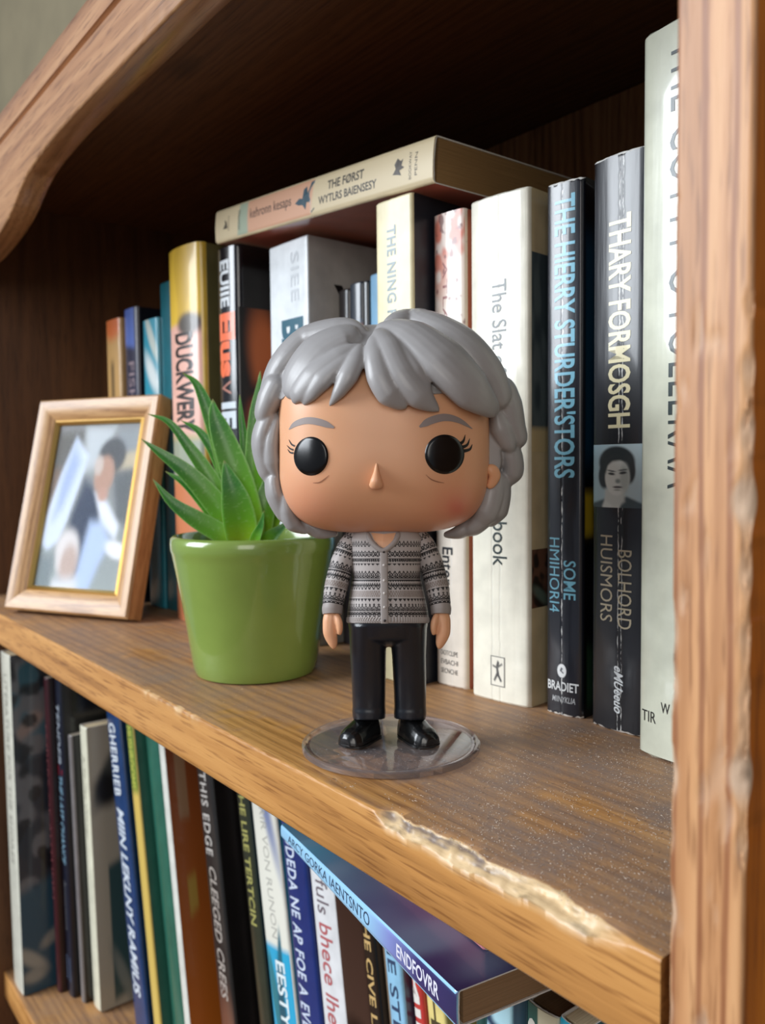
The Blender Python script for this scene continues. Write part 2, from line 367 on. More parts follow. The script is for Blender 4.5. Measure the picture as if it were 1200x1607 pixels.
# side panels: right one with gouged arrises, built as columns of a wandering profile
def side_panel(name, x0, x1, yf, yb, z0, z1, chips, mats, nz):
    V = []; wear = []; dirt = []; zs = np.linspace(z0, z1, nz); ne = 6; nm_ = 12
    for zz in zs:
        if chips:
            a = float(sstep(-0.01, 0.01, zz) * (1 - sstep(0.060, 0.070, zz))) * max(0, 0.25 + 1.1 * n1(zz * 130, 2.0)) + 0.8 * max(0, n1(zz * 90, 8.0) - 0.25)
            b_ = float(sstep(0.015, 0.03, zz) * (1 - sstep(0.100, 0.112, zz))) * max(0, 0.3 + 1.2 * n1(zz * 120, 5.0)) + 0.8 * max(0, n1(zz * 80, 11.0) - 0.25)
        else: a = b_ = 0
        bl = 0.0007 + 0.0013 * a; br = 0.0009 + 0.0019 * b_
        V.append((x0, yb, zz)); wear.append(0)
        for k in range(ne + 1):
            t = k / ne; r_ = n1(zz * 420, t * 6) * 0.0006 * (a > 0.05)
            V.append((x0 + bl * t ** 1.7, yf + 0.75 * bl * (1 - t) ** 1.7 + math.sin(PI * t) * (r_ + 0.0003 * (a > 0.05)), zz)); wear.append(min(1, a * 1.2) * (1 if t < 0.99 else 0.2))
        for k in range(1, nm_):
            t = k / nm_; x = x0 + bl + (x1 - br - x0 - bl) * t
            pit = max(0, n1(x * 500, zz * 110, 3.3) - 0.40) * 0.0026 if chips else 0
            V.append((x, yf + pit, zz)); wear.append(min(0.7, pit * 900))
        for k in range(ne + 1):
            t = k / ne; r_ = n1(zz * 380, t * 6, 4) * 0.0008 * (b_ > 0.05)
            V.append((x1 - br * (1 - t) ** 1.7, yf + 0.8 * br * t ** 1.7 + math.sin(PI * t) * (r_ + 0.0004 * (b_ > 0.05)), zz)); wear.append(min(1, b_ * 1.2) * (1 if 0.01 < t else 0.2))
        V.append((x1, yb, zz)); wear.append(0)
    m_ = 2 + 2 * (ne + 1) + nm_ - 1
    F = grid_faces(m_, nz, close_u=True); F.append(tuple(range(m_))); F.append(tuple(range((nz - 1) * m_, nz * m_))[::-1])
    idx = []
    for j in range(nz - 1):
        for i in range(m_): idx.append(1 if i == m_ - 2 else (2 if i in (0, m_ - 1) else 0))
    idx += [0, 0]
    o = in_case(obj(name, V, F, mats, sm=1.0, midx=idx))
    for nm, arr in (('wear', wear), ('dirt', [0] * len(V))):
        at = o.data.attributes.new(nm, 'FLOAT', 'POINT'); at.data.foreach_set('value', np.array(arr, np.float32))
    return o
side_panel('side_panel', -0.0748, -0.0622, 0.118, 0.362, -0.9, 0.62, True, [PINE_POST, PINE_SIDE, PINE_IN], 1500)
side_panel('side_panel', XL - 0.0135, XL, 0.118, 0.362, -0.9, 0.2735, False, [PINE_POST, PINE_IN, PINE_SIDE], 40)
# back: tongue and groove planks
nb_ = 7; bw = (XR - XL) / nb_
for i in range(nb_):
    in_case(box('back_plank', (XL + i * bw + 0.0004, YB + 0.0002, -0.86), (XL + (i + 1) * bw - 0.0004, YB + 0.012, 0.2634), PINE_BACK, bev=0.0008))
# curved valance rail under the top with a grooved moulding
def rail():
    xs = np.linspace(XL, XR + 0.0005, 260); V = []; wear = []
    yf, yb = 0.1222, 0.1352
    for x in xs:
        l = -0.36 - x; r = x + 0.19
        drop = 0.0
        for q in (l, r):
            drop += float(np.interp(q, [0.0, 0.02, 0.0384, 0.055, 0.0727, 0.085, 0.0982, 0.110, 0.1256, 0.145, 0.17, 0.25], [0, 0.0004, 0.0015, 0.0028, 0.0055, 0.0092, 0.0146, 0.0182, 0.0214, 0.0240, 0.0262, 0.0280]))
        zb = 0.2355 - drop
        br = 0.0009 + 0.0004 * max(0, n1(x * 220, 6.0)) * 2
        prof = [(yb, 0.2740), (yb, zb + 0.0008), (yb - 0.0008, zb)]
        prof += [(yf + br * 1.2, zb), (yf + br * 0.35, zb + br * 0.3), (yf, zb + br * 1.1), (yf, 0.2470), (yf, 0.2580)]
        prof += [(yf + 0.0016, 0.2588), (yf + 0.0016, 0.2600), (yf - 0.0004, 0.2608), (yf - 0.0006, 0.2660), (yf - 0.0006, 0.2725), (yf + 0.0006, 0.2740)]
        for y, zz in prof: V.append((x, y, zz))
        wear += [0] * 3 + [0.1, 0.5 * max(0, n1(x * 120, 2.0)) + 0.15, 0.1] + [0] * 8
    m_ = 14; nx = len(xs)
    F = grid_faces(m_, nx, close_u=True); F.append(tuple(range(m_))); F.append(tuple(range((nx - 1) * m_, nx * m_))[::-1])
    o = in_case(obj('valance_rail', V, F, PINE_RAIL, sm=0.9))
    for nm, arr in (('wear', wear), ('dirt', [0] * len(V))):
        at = o.data.attributes.new(nm, 'FLOAT', 'POINT'); at.data.foreach_set('value', np.array(arr, np.float32))
rail()

# ------------------------------------------------------------------ printing: pictures and lettering
def paint(shapes, U, V_):
    """soft flat shapes laid over each other: U to the right 0..1, V_ downwards 0..1 -> linear rgb"""
    out = np.zeros(U.shape + (3,))
    for s in shapes:
        k = s[0]
        if k == 'bg': out[:] = lin(s[1]); continue
        if k == 'vgrad':
            a = np.clip((V_ - s[1]) / (s[2] - s[1]), 0, 1)[..., None]; out = np.where((V_ >= s[1])[..., None], np.array(lin(s[3])) * (1 - a) + np.array(lin(s[4])) * a, out); continue
        if k == 'noise':
            _, c, sx, sy, thr, sf, al = s
            nz = np.array([n1(u * sx, v * sy, 2.5) for u, v in zip(U.ravel(), V_.ravel())]).reshape(U.shape)
            mk = sstep(thr - sf, thr + sf, nz) * al
        elif k == 'ell':
            _, cx, cy, rx, ry, rot, c, sf = s[:8]
            dx = (U - cx); dy = (V_ - cy); ca, sa = math.cos(rot), math.sin(rot)
            q = np.sqrt(((dx * ca + dy * sa) / rx) ** 2 + ((-dx * sa + dy * ca) / ry) ** 2)
            mk = 1 - sstep(1 - sf, 1 + sf, q)
        elif k == 'poly':
            _, pts, c, sf = s[:4]
            inside = np.zeros(U.shape, bool); dist = np.full(U.shape, 9.0); n = len(pts)
            for i in range(n):
                x1, y1 = pts[i]; x2, y2 = pts[(i + 1) % n]
                cond = ((y1 > V_) != (y2 > V_)) & (U < (x2 - x1) * (V_ - y1) / ((y2 - y1) or 1e-9) + x1); inside ^= cond
                t = np.clip(((U - x1) * (x2 - x1) + (V_ - y1) * (y2 - y1)) / ((x2 - x1) ** 2 + (y2 - y1) ** 2 + 1e-12), 0, 1)
                dist = np.minimum(dist, np.hypot(U - x1 - t * (x2 - x1), V_ - y1 - t * (y2 - y1)))
            sd = np.where(inside, dist, -dist); mk = sstep(-sf, sf, sd)
        mk = mk[..., None]
        out = out * (1 - mk) + np.array(lin(c)) * mk
    return out
def picture(name, shapes, origin, du, dv, nu, nv, parent, mat=None, bend=None):
    """flat print on a grid: origin top left, du across, dv down (vectors)"""
    u = np.linspace(0, 1, nu); v = np.linspace(0, 1, nv); U, V_ = np.meshgrid(u, v)
    rgb = paint(shapes, U, V_)
    o_, a, b = (np.array(q, float) for q in (origin, du, dv))
    P = o_ + U[..., None] * a + V_[..., None] * b
    P = P.reshape(-1, 3)
    if bend is not None: P[:, 1] += np.array([bend(x) for x in P[:, 0]])
    o = obj(name, P, grid_faces(nu, nv), mat or PRINT, parent, fixn=False)
    for p in o.data.polygons: p.use_smooth = True
    vcol(o.data, rgb.reshape(-1, 3))
    return o
def text_mesh(body, weight=0.0, shear=0.0, spacing=1.0):
    cu = bpy.data.curves.new('t', 'FONT'); cu.body = body; cu.offset = weight; cu.shear = shear; cu.space_character = spacing; cu.resolution_u = 3; cu.fill_mode = 'FRONT'
    ob = bpy.data.objects.new('t', cu); COL.objects.link(ob)
    dg = bpy.context.evaluated_depsgraph_get(); me = bpy.data.meshes.new_from_object(ob.evaluated_get(dg))
    bpy.data.objects.remove(ob); bpy.data.curves.remove(cu)
    V = np.array([v.co[:] for v in me.vertices]); F = [tuple(p.vertices) for p in me.polygons]
    bpy.data.meshes.remove(me)
    V = V[:, :2]; lo = V.min(0); hi = V.max(0)
    return (V - (lo + hi) / 2) / (hi - lo), F        # centred, each side 1 long
def lettering(name, body, center, adv, upv, mat, parent, weight=0.0, shear=0.0, spacing=1.0, bend=None):
    """adv: vector as long as the whole line, upv: vector as tall as the letters"""
    V, F = text_mesh(body, weight, shear, spacing)
    c, a, u = Vector(center), Vector(adv), Vector(upv)
    me = bpy.data.meshes.new(name); me.from_pydata([c + a * float(p[0]) + u * float(p[1]) for p in V], [], F)
    if bend is not None:
        bm = bmesh.new(); bm.from_mesh(me)
        xs = [v.co.x for v in bm.verts]; x0, x1 = min(xs), max(xs)
        for k in range(1, 6):
            bmesh.ops.bisect_plane(bm, geom=bm.verts[:] + bm.edges[:] + bm.faces[:], plane_co=(x0 + (x1 - x0) * k / 6, 0, 0), plane_no=(1, 0, 0))
        for v in bm.verts: v.co.y += bend(v.co.x)
        bm.to_mesh(me); bm.free()
    return link_mesh(name, me, mat, parent)

# ------------------------------------------------------------------ books
class Book: pass
WHITE_CARD = plain('worn_card_edge', (222, 220, 214), 0.8, var=0.08, vs_=900)
def book(name, label, left, w, h, d, spine, cover=None, pages=(214, 196, 160), yaw=0.0, lean=0.0, rough=0.28, coat_r=0.12, crease=None, wear=0.5, bulge=0.0007, r=0.0016,
         group='books on the upper shelf', cat='book', z0=0.0, lcover=None, ragged=0.0003, rot=None, loc=None, worn=False, wavy=0.25, coat=0.4, var=0.12):
    """left: foot of the left edge of the spine (x, y). The spine looks to -Y, w thick, h tall, d deep"""
    B = Book(); B.w, B.h, B.d = w, h, d
    if loc is None:
        cx = left[0] + w / 2 * math.cos(yaw) * math.cos(lean); cy = left[1] + w / 2 * math.sin(yaw)
        loc = (cx, cy, z0 + w / 2 * math.sin(lean)); rot = Matrix.Rotation(yaw, 3, 'Z') @ Matrix.Rotation(-lean, 3, 'Y')
        rot = rot.to_euler()
    B.root = empty(name, loc, rot, label, cat, group)
    hw = w / 2; t = 0.0004
    def f(x):                                   # spine surface: y at x
        q = abs(x) / hw
        y = -bulge * (1 - q * q)
        e = hw - abs(x)
        if e < r: y += r - math.sqrt(max(0, r * r - (r - e) ** 2))
        return y
    B.f = f
    na = 14
    sx = [-hw + r * (1 - math.cos(PI / 2 * k / 5)) for k in range(6)]
    sx = sx + [(-hw + r) + (w - 2 * r) * k / na for k in range(1, na)] + [-q for q in reversed(sx)]
    outer = [(-hw, d)] + [(-hw, d * 0.5)] + [(x, f(x)) for x in sx] + [(hw, d * 0.5)] + [(hw, d)]
    inner = [(max(-hw + t, min(hw - t, x)), (y + t if 1 < i < len(outer) - 2 else y)) for i, (x, y) in enumerate(outer)]
    ring = outer + inner[::-1]; m_ = len(ring); zs = [0, 0.0007, 0.0016, 0.004, h * 0.33, h * 0.66, h - 0.004, h - 0.0016, h - 0.0007, h]
    V = []
    for j, zz in enumerate(zs):
        for i, (x, y) in enumerate(ring):
            dz = 0
            if j in (0, len(zs) - 1) and ragged:
                dz = (abs(n1(x * 900 + w * 1000, y * 300, h * 100 + j)) * ragged) * (1 if j == 0 else -1)
            if worn and j in (1, len(zs) - 2): dz = (n1(x * 1500 + w * 900, y * 300, h * 77 + j)) * 0.0006
            pinch = 0.0005 if j in (0, len(zs) - 1) and abs(y) < 0.004 else 0
            V.append((x, y + pinch, zz + dz))
    F = grid_faces(m_, len(zs), close_u=True); no = len(outer); idx = []
    for j in range(len(zs) - 1):
        for i in range(m_):
            if worn and j in (0, len(zs) - 2) and i < no - 1: idx.append(3)
            elif i < no - 1: idx.append(0 if 2 <= i <= no - 4 else (1 if i < 2 else 2))
            else: idx.append(3)
    for j in (0, len(zs) - 1):
        for i in range(no - 1):
            a = j * m_ + i; b = j * m_ + i + 1; c = j * m_ + (m_ - 2 - i); e = j * m_ + (m_ - 1 - i)
            F.append((a, b, c, e) if j == 0 else (e, c, b, a)); idx.append(3)
    ms = book_mat('cover_print_' + name, tuple(spine), rough, wear, tuple(crease) if crease else None, wavy=wavy, coat=coat, var=var, coat_r=coat_r)
    cv = tuple(cover or spine); lc = tuple(lcover or cv)
    mats = [ms, book_mat('cover_print_side_' + name, lc, rough, 0.2, None, coat=coat), book_mat('cover_print_side_' + name, cv, rough, 0.2, None, coat=coat), WHITE_CARD]
    B.cover = obj('cover', V, F, mats, B.root, sm=0.6, midx=idx, fixn=False)
    bm = bmesh.new(); bm.from_mesh(B.cover.data); bmesh.ops.recalc_face_normals(bm, faces=bm.faces); bm.to_mesh(B.cover.data); bm.free()
    B.pages = box('page_block', (-hw + t * 1.2, 0.0022, 0.0006), (hw - t * 1.2, d - 0.0015, h - 0.0008), paper_mat('page_edges', tuple(pages)), B.root)
    # the white worn rim at head and foot of the spine
    return B
def spine_text(B, body, t0, t1, c, hf, color, weight=0.0, shear=0.0, spacing=1.0, name='title_lettering'):
    """runs down the spine from t0 to t1 (0 = head); c = place across -0.5..0.5, hf = letter height as part of the thickness"""
    z = B.h * (1 - (t0 + t1) / 2)
    return lettering(name, body, (c * B.w, -0.00012, z), (0, 0, -B.h * (t1 - t0)), (hf * B.w, 0, 0), ink(color), B.root, weight, shear, spacing, bend=B.f)
def spine_line(B, body, t, wf, hpx, color, c=0.0, weight=0.0, shear=0.0, name='publisher_lettering'):
    """upright line across the spine"""
    return lettering(name, body, (c * B.w, -0.00012, B.h * (1 - t)), (wf * B.w, 0, 0), (0, 0, hpx), ink(color), B.root, weight, shear, 1.0, bend=B.f)
def spine_picture(B, shapes, t0, t1, x0=-0.5, x1=0.5, nu=24, nv=60, name='spine_print', lift=0.00006):
    e = 0.00002 if (x0 <= -0.49 or x1 >= 0.49) else 0
    return picture(name, shapes, (x0 * B.w + e, -lift, B.h * (1 - t0)), ((x1 - x0) * B.w - 2 * e, 0, 0), (0, 0, -(t1 - t0) * B.h), nu, nv, B.root, bend=B.f)
def cover_picture(B, shapes, y0, y1, t0, t1, nu=30, nv=60, name='cover_print', side=1):
    x = side * (B.w / 2 + 0.00006)
    return picture(name, shapes, (x, y0 * B.d, B.h * (1 - t0)), (0, (y1 - y0) * B.d, 0), (0, 0, -(t1 - t0) * B.h), nu, nv, B.root)
def cover_text(B, body, y0, y1, t, hh, color, weight=0.0, shear=0.0):
    return lettering('cover_lettering', body, (B.w / 2 + 0.00012, (y0 + y1) / 2 * B.d, B.h * (1 - t)), (0, (y1 - y0) * B.d, 0), (0, 0, hh), ink(color), B.root, weight, shear)
R_ = math.radians

# --- upper shelf, from the left
b = book('paperback_book', 'thin tan book standing at the far left end of the upper row', (-0.5441, 0.200), 0.0225, 0.181, 0.105, (176, 138, 84), yaw=R_(2), rough=0.5)
spine_picture(b, [('bg', (176, 138, 84)), ('ell', .5, .04, .6, .10, 0, (190, 96, 42), .5), ('poly', [(.35, .3), (.6, .3), (.6, 1), (.35, 1)], (108, 84, 48), .05)], 0, 0.5)
b = book('paperback_book', 'dark navy book with a blue panel at the head of its spine', (-0.5198, 0.203), 0.0195, 0.185, 0.105, (28, 28, 48), (20, 18, 26), yaw=R_(2))
spine_picture(b, [('bg', (30, 30, 54)), ('poly', [(0, -.05), (.8, -.05), (.8, .27), (0, .24)], (74, 98, 168), .03)], 0, 0.5)
spine_text(b, 'FISHNESS', 0.18, 0.50, 0.05, 0.40, (128, 112, 118), weight=0.01)
b = book('paperback_book', 'small turquoise book with a pale grey lower half beside the dark teal one', (-0.4905, 0.203), 0.0205, 0.174, 0.105, (40, 136, 158), (20, 60, 72), yaw=R_(2))
spine_picture(b, [('bg', (34, 134, 156)), ('ell', .6, .10, .4, .06, .3, (176, 184, 176), .5), ('ell', .6, .30, .45, .07, .2, (196, 204, 204), .6), ('poly', [(0, .52), (1, .44), (1, 1.1), (0, 1.1)], (150, 172, 170), .02)], 0, 0.62)
b = book('paperback_book', 'plain dark teal book next to the yellow-topped spine', (-0.4691, 0.205), 0.0235, 0.193, 0.110, (14, 92, 104), (10, 60, 70), yaw=R_(2))
b = book('hardback_book', 'book with yellow-topped pink spine and olive cover behind the plant', (-0.4414, 0.1985), 0.0370, 0.2035, 0.125, (214, 176, 62), (98, 92, 58), pages=(190, 170, 130), yaw=R_(2), bulge=0.003, r=0.0035, ragged=0.002)
spine_picture(b, [('bg', (216, 178, 60)), ('noise', (176, 140, 40), 4, 9, .25, .2, .5), ('poly', [(-.1, .205), (1.1, .195), (1.1, .50), (-.1, .50)], (222, 172, 156), .01), ('noise', (236, 204, 190), 3, 12, .3, .2, 0.0),
                  ('ell', .72, .205, .30, .03, 0, (74, 66, 58), .35), ('poly', [(-.1, .50), (1.1, .50), (1.1, .62), (-.1, .62)], (150, 158, 140), .02), ('poly', [(-.1, .62), (1.1, .60), (1.1, 1.1), (-.1, 1.1)], (196, 122, 84), .02),
                  ('noise', (214, 150, 112), 3, 14, .2, .2, .0)], 0.0, 1.0, nu=30, nv=160)
spine_text(b, 'DUCKWERY', 0.225, 0.49, 0.06, 0.52, (46, 36, 34), weight=0.04)
b = book('hardback_book', 'black book with orange lettering and a fiery picture on its cover', (-0.3968, 0.205), 0.0216, 0.1972, 0.120, (16, 18, 24), (14, 13, 14), yaw=R_(2), bulge=0.0018, r=0.003, rough=0.18)
spine_text(b, 'EUIIE', 0.035, 0.155, 0.0, 0.40, (206, 212, 216), weight=0.03)
spine_text(b, 'Elus', 0.17, 0.335, 0.05, 0.66, (228, 106, 62), weight=0.05)
spine_text(b, 'IE', 0.40, 0.47, 0.05, 0.62, (196, 206, 214), weight=0.04)
spine_text(b, 'V', 0.345, 0.38, 0.0, 0.4, (178, 120, 104))
cover_picture(b, [('bg', (14, 13, 14)), ('ell', .62, .22, .40, .20, .2, (190, 100, 52), .45), ('ell', .6, .44, .46, .16, -.2, (170, 72, 40), .5), ('poly', [(.1, .34), (.9, .30), (.95, .36), (.1, .40)], (30, 18, 14), .03), ('ell', .40, .72, .5, .12, 0, (120, 46, 26), .6)], 0.0, 0.21, 0.16, 0.75, 30, 60)
b = book('paperback_book', 'thick white book with dark teal capital letters on its spine', (-0.3551, 0.212), 0.0320, 0.191, 0.115, (214, 220, 224), (176, 172, 166), yaw=R_(2), rough=0.45, r=0.0008, bulge=0.0002)
spine_text(b, 'SIEE', 0.03, 0.15, 0.18, 0.20, (192, 198, 203))
spine_text(b, 'BA', 0.19, 0.31, 0.10, 0.56, (20, 84, 104), weight=0.045)
cover_text(b, 'YAAR', 0.13, 0.64, 0.16, 0.020, (30, 26, 26), weight=0.04)
cover_text(b, 'l', 0.12, 0.40, 0.345, 0.0016, (60, 56, 54))
cover_picture(b, [('bg', (100, 92, 84)), ('noise', (140, 130, 120), 5, 5, .1, .2, .7)], 0.3, 0.9, 0.4, 0.8)
b = book('paperback_book', 'thin black-brown book tucked beside the thick white cover', (-0.3217, 0.229), 0.0088, 0.1670, 0.105, (34, 30, 34), yaw=R_(2))
b = book('paperback_book', 'small black book with an orange flash and white lettering', (-0.3126, 0.229), 0.0096, 0.1685, 0.105, (36, 46, 58), (24, 26, 30), yaw=R_(2))
spine_picture(b, [('bg', (60, 76, 92)), ('poly', [(-.1, .08), (1.1, .06), (.6, .2), (.2, .24)], (226, 106, 74), .04)], 0.1, 0.4)
spine_text(b, 'TREK', 0.22, 0.42, 0, 0.5, (206, 212, 220), weight=0.02)
b = book('paperback_book', 'narrow charcoal book beside the pale blue spine', (-0.3027, 0.2292), 0.0044, 0.1680, 0.105, (30, 34, 38), yaw=R_(2), r=0.001)
b = book('paperback_book', 'pale blue book half hidden behind the tall cream spine', (-0.2980, 0.2295), 0.014, 0.1700, 0.105, (122, 166, 196), yaw=R_(2))
b = book('paperback_book', 'tall cream book with grey-green capitals and a navy cover', (-0.2583, 0.2022), 0.0198, 0.1864, 0.110, (222, 212, 172), (24, 28, 38), yaw=R_(5), rough=0.4, r=0.0012, bulge=0.0004, coat=0.2)
spine_text(b, 'THE NING FE', 0.055, 0.255, -0.04, 0.25, (84, 108, 112), weight=0.025, spacing=1.1)
b = book('paperback_book', 'slim white book with a mottled red head beside the cream one', (-0.2384, 0.2143), 0.0158, 0.1788, 0.110, (226, 216, 202), (176, 98, 80), yaw=R_(5), crease=[0.001], wear=0.3)
spine_picture(b, [('bg', (226, 216, 202)), ('poly', [(-.1, -.1), (1.1, -.1), (1.1, .25), (-.1, .42)], (206, 120, 100), .2), ('noise', (232, 220, 210), 5, 14, .12, .25, .9), ('noise', (120, 70, 70), 7, 24, .42, .06, .8)], 0.0, 0.42, nu=40, nv=120)
spine_text(b, 'Enters', 0.70, 0.795, -0.06, 0.34, (40, 42, 46), weight=0.015)
spine_text(b, 'ATLANTIS', 0.10, 0.34, -0.08, 0.15, (150, 92, 88))
for k, s in enumerate(('DOTCLIPE', 'EVBACHI', 'SECNCHE')): spine_line(b, s, 0.928 + 0.0195 * k, 0.55, 0.0019, (84, 82, 80), c=-0.02)
b = book('paperback_book', 'wide white paperback with dark serif title and a boxed emblem', (-0.2171, 0.2129), 0.0256, 0.1784, 0.110, (228, 224, 208), (196, 178, 140), yaw=R_(5.9), crease=[-0.0022, 0.0012], wear=0.22, bulge=0.0012, wavy=0.4)
spine_text(b, 'The Slat of', 0.165, 0.345, 0.045, 0.24, (38, 52, 52), weight=0.004); spine_text(b, 'is book', 0.60, 0.725, 0.045, 0.24, (38, 52, 52), weight=0.004)
spine_picture(b, [('bg', (120, 118, 112)), ('poly', [(.06, .03), (.94, .03), (.94, .97), (.06, .97)], (226, 222, 208), .01), ('poly', [(.5, .12), (.62, .2), (.55, .4), (.62, .6), (.8, .8), (.7, .85), (.5, .66), (.3, .86), (.22, .8), (.42, .55), (.40, .3)], (60, 60, 60), .03), ('poly', [(.15, .3), (.45, .34), (.8, .2), (.84, .26), (.46, .42), (.15, .36)], (84, 84, 82), .03)], 0.907, 0.968, -0.12, 0.13, 20, 40, name='publisher_emblem', lift=0.0001)
cover_picture(b, [('bg', (92, 104, 106)), ('noise', (54, 66, 72), 4, 6, .1, .3, .8), ('poly', [(-.1, .88), (1.1, .88), (1.1, 1.1), (-.1, 1.1)], (206, 186, 140), .01)], 0.015, 0.14, 0.12, 0.50)
cover_picture(b, [('bg', (48, 40, 34)), ('noise', (112, 78, 60), 5, 6, .05, .2, .9), ('ell', .4, .8, .4, .1, .4, (92, 108, 96), .5)], 0.015, 0.14, 0.69, 0.805)
# the dark pair
b = book('paperback_book', 'narrow black paperback with light blue lettering and a white cracked crease', (-0.1859, 0.2176), 0.0141, 0.1770, 0.110, (24, 27, 36), (14, 14, 18), yaw=R_(8.1), crease=[-0.0002], wear=0.55, bulge=0.0010, ragged=0.0006, worn=True, wavy=0.3, rough=0.3, coat=0.65, coat_r=0.11)
spine_text(b, "THE HIERRY STURDER'STORS", 0.026, 0.547, 0.05, 0.56, (124, 184, 206), weight=0.02)
spine_text(b, 'HMIHORI4', 0.66, 0.802, -0.22, 0.29, (112, 170, 190))
spine_text(b, 'SOME', 0.702, 0.776, 0.19, 0.31, (112, 170, 190), weight=0.01)
spine_line(b, 'BRADIET', 0.943, 0.84, 0.0031, (214, 216, 216), weight=0.02)
spine_line(b, 'MIINYKLIA', 0.968, 0.62, 0.0020, (170, 172, 174), c=0.03, weight=0.01, shear=0.2)
spine_picture(b, [('bg', (24, 27, 36)), ('ell', .5, .5, .47, .47, 0, (226, 228, 228), .06), ('poly', [(.45, .25), (.62, .35), (.5, .5), (.72, .62), (.66, .7), (.40, .56), (.3, .5)], (70, 74, 80), .03)], 0.899, 0.927, -0.14, 0.12, 26, 32, name='publisher_emblem', lift=0.0001)
cover_picture(b, [('bg', (14, 14, 18)), ('poly', [(.0, .10), (.2, .10), (.2, .52), (0, .52)], (22, 66, 92), .04), ('poly', [(0, .575), (.3, .575), (.3, .655), (0, .655)], (206, 176, 40), .01), ('poly', [(.05, .86), (.3, .88), (.3, .98), (.05, .98)], (44, 74, 52), .02)], 0.01, 0.30, 0.0, 1.0, 30, 90)
b = book('paperback_book', 'wide black paperback with cream lettering and a portrait photo on its spine', (-0.1676, 0.2185), 0.0201, 0.1795, 0.110, (18, 20, 27), (16, 16, 20), crease=[0.0010, 0.0022], wear=0.5, bulge=0.0012, ragged=0.0008, worn=True, wavy=0.34, rough=0.34, coat=0.5, coat_r=0.13)
spine_text(b, 'THARY FORMOSGH', 0.104, 0.466, 0.05, 0.40, (222, 212, 172), weight=0.022)
spine_text(b, 'HUISMORS', 0.653, 0.806, -0.17, 0.24, (196, 184, 156))
spine_text(b, 'BOLHORD', 0.677, 0.815, 0.17, 0.24, (196, 184, 156))
spine_text(b, 'eMUeeuo', 0.882, 0.966, 0.07, 0.16, (226, 230, 232), weight=0.02, shear=0.35, name='publisher_lettering')
spine_picture(b, [('bg', (172, 206, 220)), ('ell', .75, .5, .5, .8, 0, (196, 216, 222), .6),
    ('poly', [(-.1, 1.1), (.06, .93), (.3, .86), (.7, .82), (.94, .92), (1.1, 1.1)], (74, 90, 96), .03), ('poly', [(.24, .98), (.36, .72), (.62, .80), (.56, 1.05), (.26, 1.05)], (224, 230, 226), .03), ('poly', [(.30, .70), (.5, .78), (.66, .72), (.66, .90), (.50, 1.02), (.30, .88)], (210, 216, 212), .04),
    ('ell', .50, .28, .33, .25, 0, (46, 54, 58), .10), ('ell', .28, .50, .12, .20, 0, (46, 54, 58), .2), ('ell', .74, .42, .10, .20, 0, (52, 60, 64), .2), ('ell', .52, .52, .225, .29, .0, (226, 230, 226), .08), ('ell', .66, .54, .08, .22, 0, (190, 198, 194), .5),
    ('poly', [(.27, .34), (.30, .20), (.50, .14), (.75, .20), (.77, .36), (.70, .27), (.58, .255), (.44, .27), (.34, .33), (.31, .46)], (52, 60, 64), .03), ('ell', .42, .465, .065, .020, .1, (50, 56, 60), .4), ('ell', .63, .45, .065, .020, -.1, (50, 56, 60), .4), ('ell', .42, .42, .08, .012, .15, (80, 86, 88), .5), ('ell', .63, .405, .08, .012, -.1, (80, 86, 88), .5),
    ('ell', .54, .58, .045, .035, 0, (140, 150, 148), .6), ('ell', .535, .675, .085, .018, 0, (84, 80, 84), .4), ('ell', .53, .72, .06, .012, 0, (150, 158, 154), .6)], 0.494, 0.604, nu=70, nv=80, name='portrait_print')
b = book('hardback_book', 'tall pale green-white book partly hidden by the right post', (-0.1432, 0.2078), 0.0335, 0.2045, 0.120, (212, 214, 194), (196, 198, 180), rough=0.3, bulge=0.0022, r=0.0035, ragged=0.0012, wavy=0.2, coat=0.9, coat_r=0.08)
spine_text(b, 'THE COTTY O FOLLERAA', 0.030, 0.62, -0.02, 0.30, (44, 58, 60), weight=0.0, spacing=1.12)
spine_line(b, 'TIR', 0.943, 0.155, 0.0032, (50, 50, 48), c=-0.345)
spine_line(b, 'W', 0.925, 0.09, 0.0030, (50, 50, 48), c=-0.17)
# the book lying across the tops
FL = math.atan2(0.1990 - 0.1853, 0.166)
fw_ = 0.0164; fh_ = 0.1668
rotm = Matrix.Rotation(FL, 3, 'Y') @ Matrix.Rotation(-PI / 2, 3, 'Y')
ctr = Vector((-0.2247, 0.2022, 0.1856)) + Matrix.Rotation(FL, 3, 'Y') @ Vector((0, 0, fw_ / 2))
b = book('paperback_book', 'cream and pink book lying flat across the tops of the standing ones', None, fw_, fh_, 0.075, (216, 200, 164), (150, 84, 66), pages=(150, 116, 72), lcover=(176, 96, 78), loc=ctr, rot=rotm.to_euler(), rough=0.3, bulge=0.0006, r=0.0012)
spine_picture(b, [('bg', (216, 200, 164)), ('poly', [(-.1, .195), (1.1, .195), (1.1, .545), (-.1, .525)], (216, 168, 138), .004), ('poly', [(-.1, .135), (1.1, .155), (1.1, .20), (-.1, .20)], (168, 182, 160), .004)], 0.0, 1.0, nu=16, nv=160)
spine_text(b, 'kehronn kesaps', 0.215, 0.435, 0.03, 0.36, (62, 44, 42), weight=0.0)
spine_text(b, 'THE F\u00d8RST', 0.605, 0.755, 0.16, 0.22, (66, 62, 56), weight=0.02)
spine_text(b, 'WYTLRS BAIENSESY', 0.565, 0.805, -0.16, 0.20, (66, 62, 56), weight=0.02)
spine_line(b, 'MONTRES', 0.150, 0.55, 0.0022, (90, 84, 74))
spine_line(b, 'KESTEN', 0.085, 0.42, 0.0013, (110, 100, 84))
spine_line(b, 'PENN', 0.945, 0.5, 0.0014, (96, 88, 76)); spine_line(b, 'BOOKWAY', 0.925, 0.6, 0.0014, (96, 88, 76))
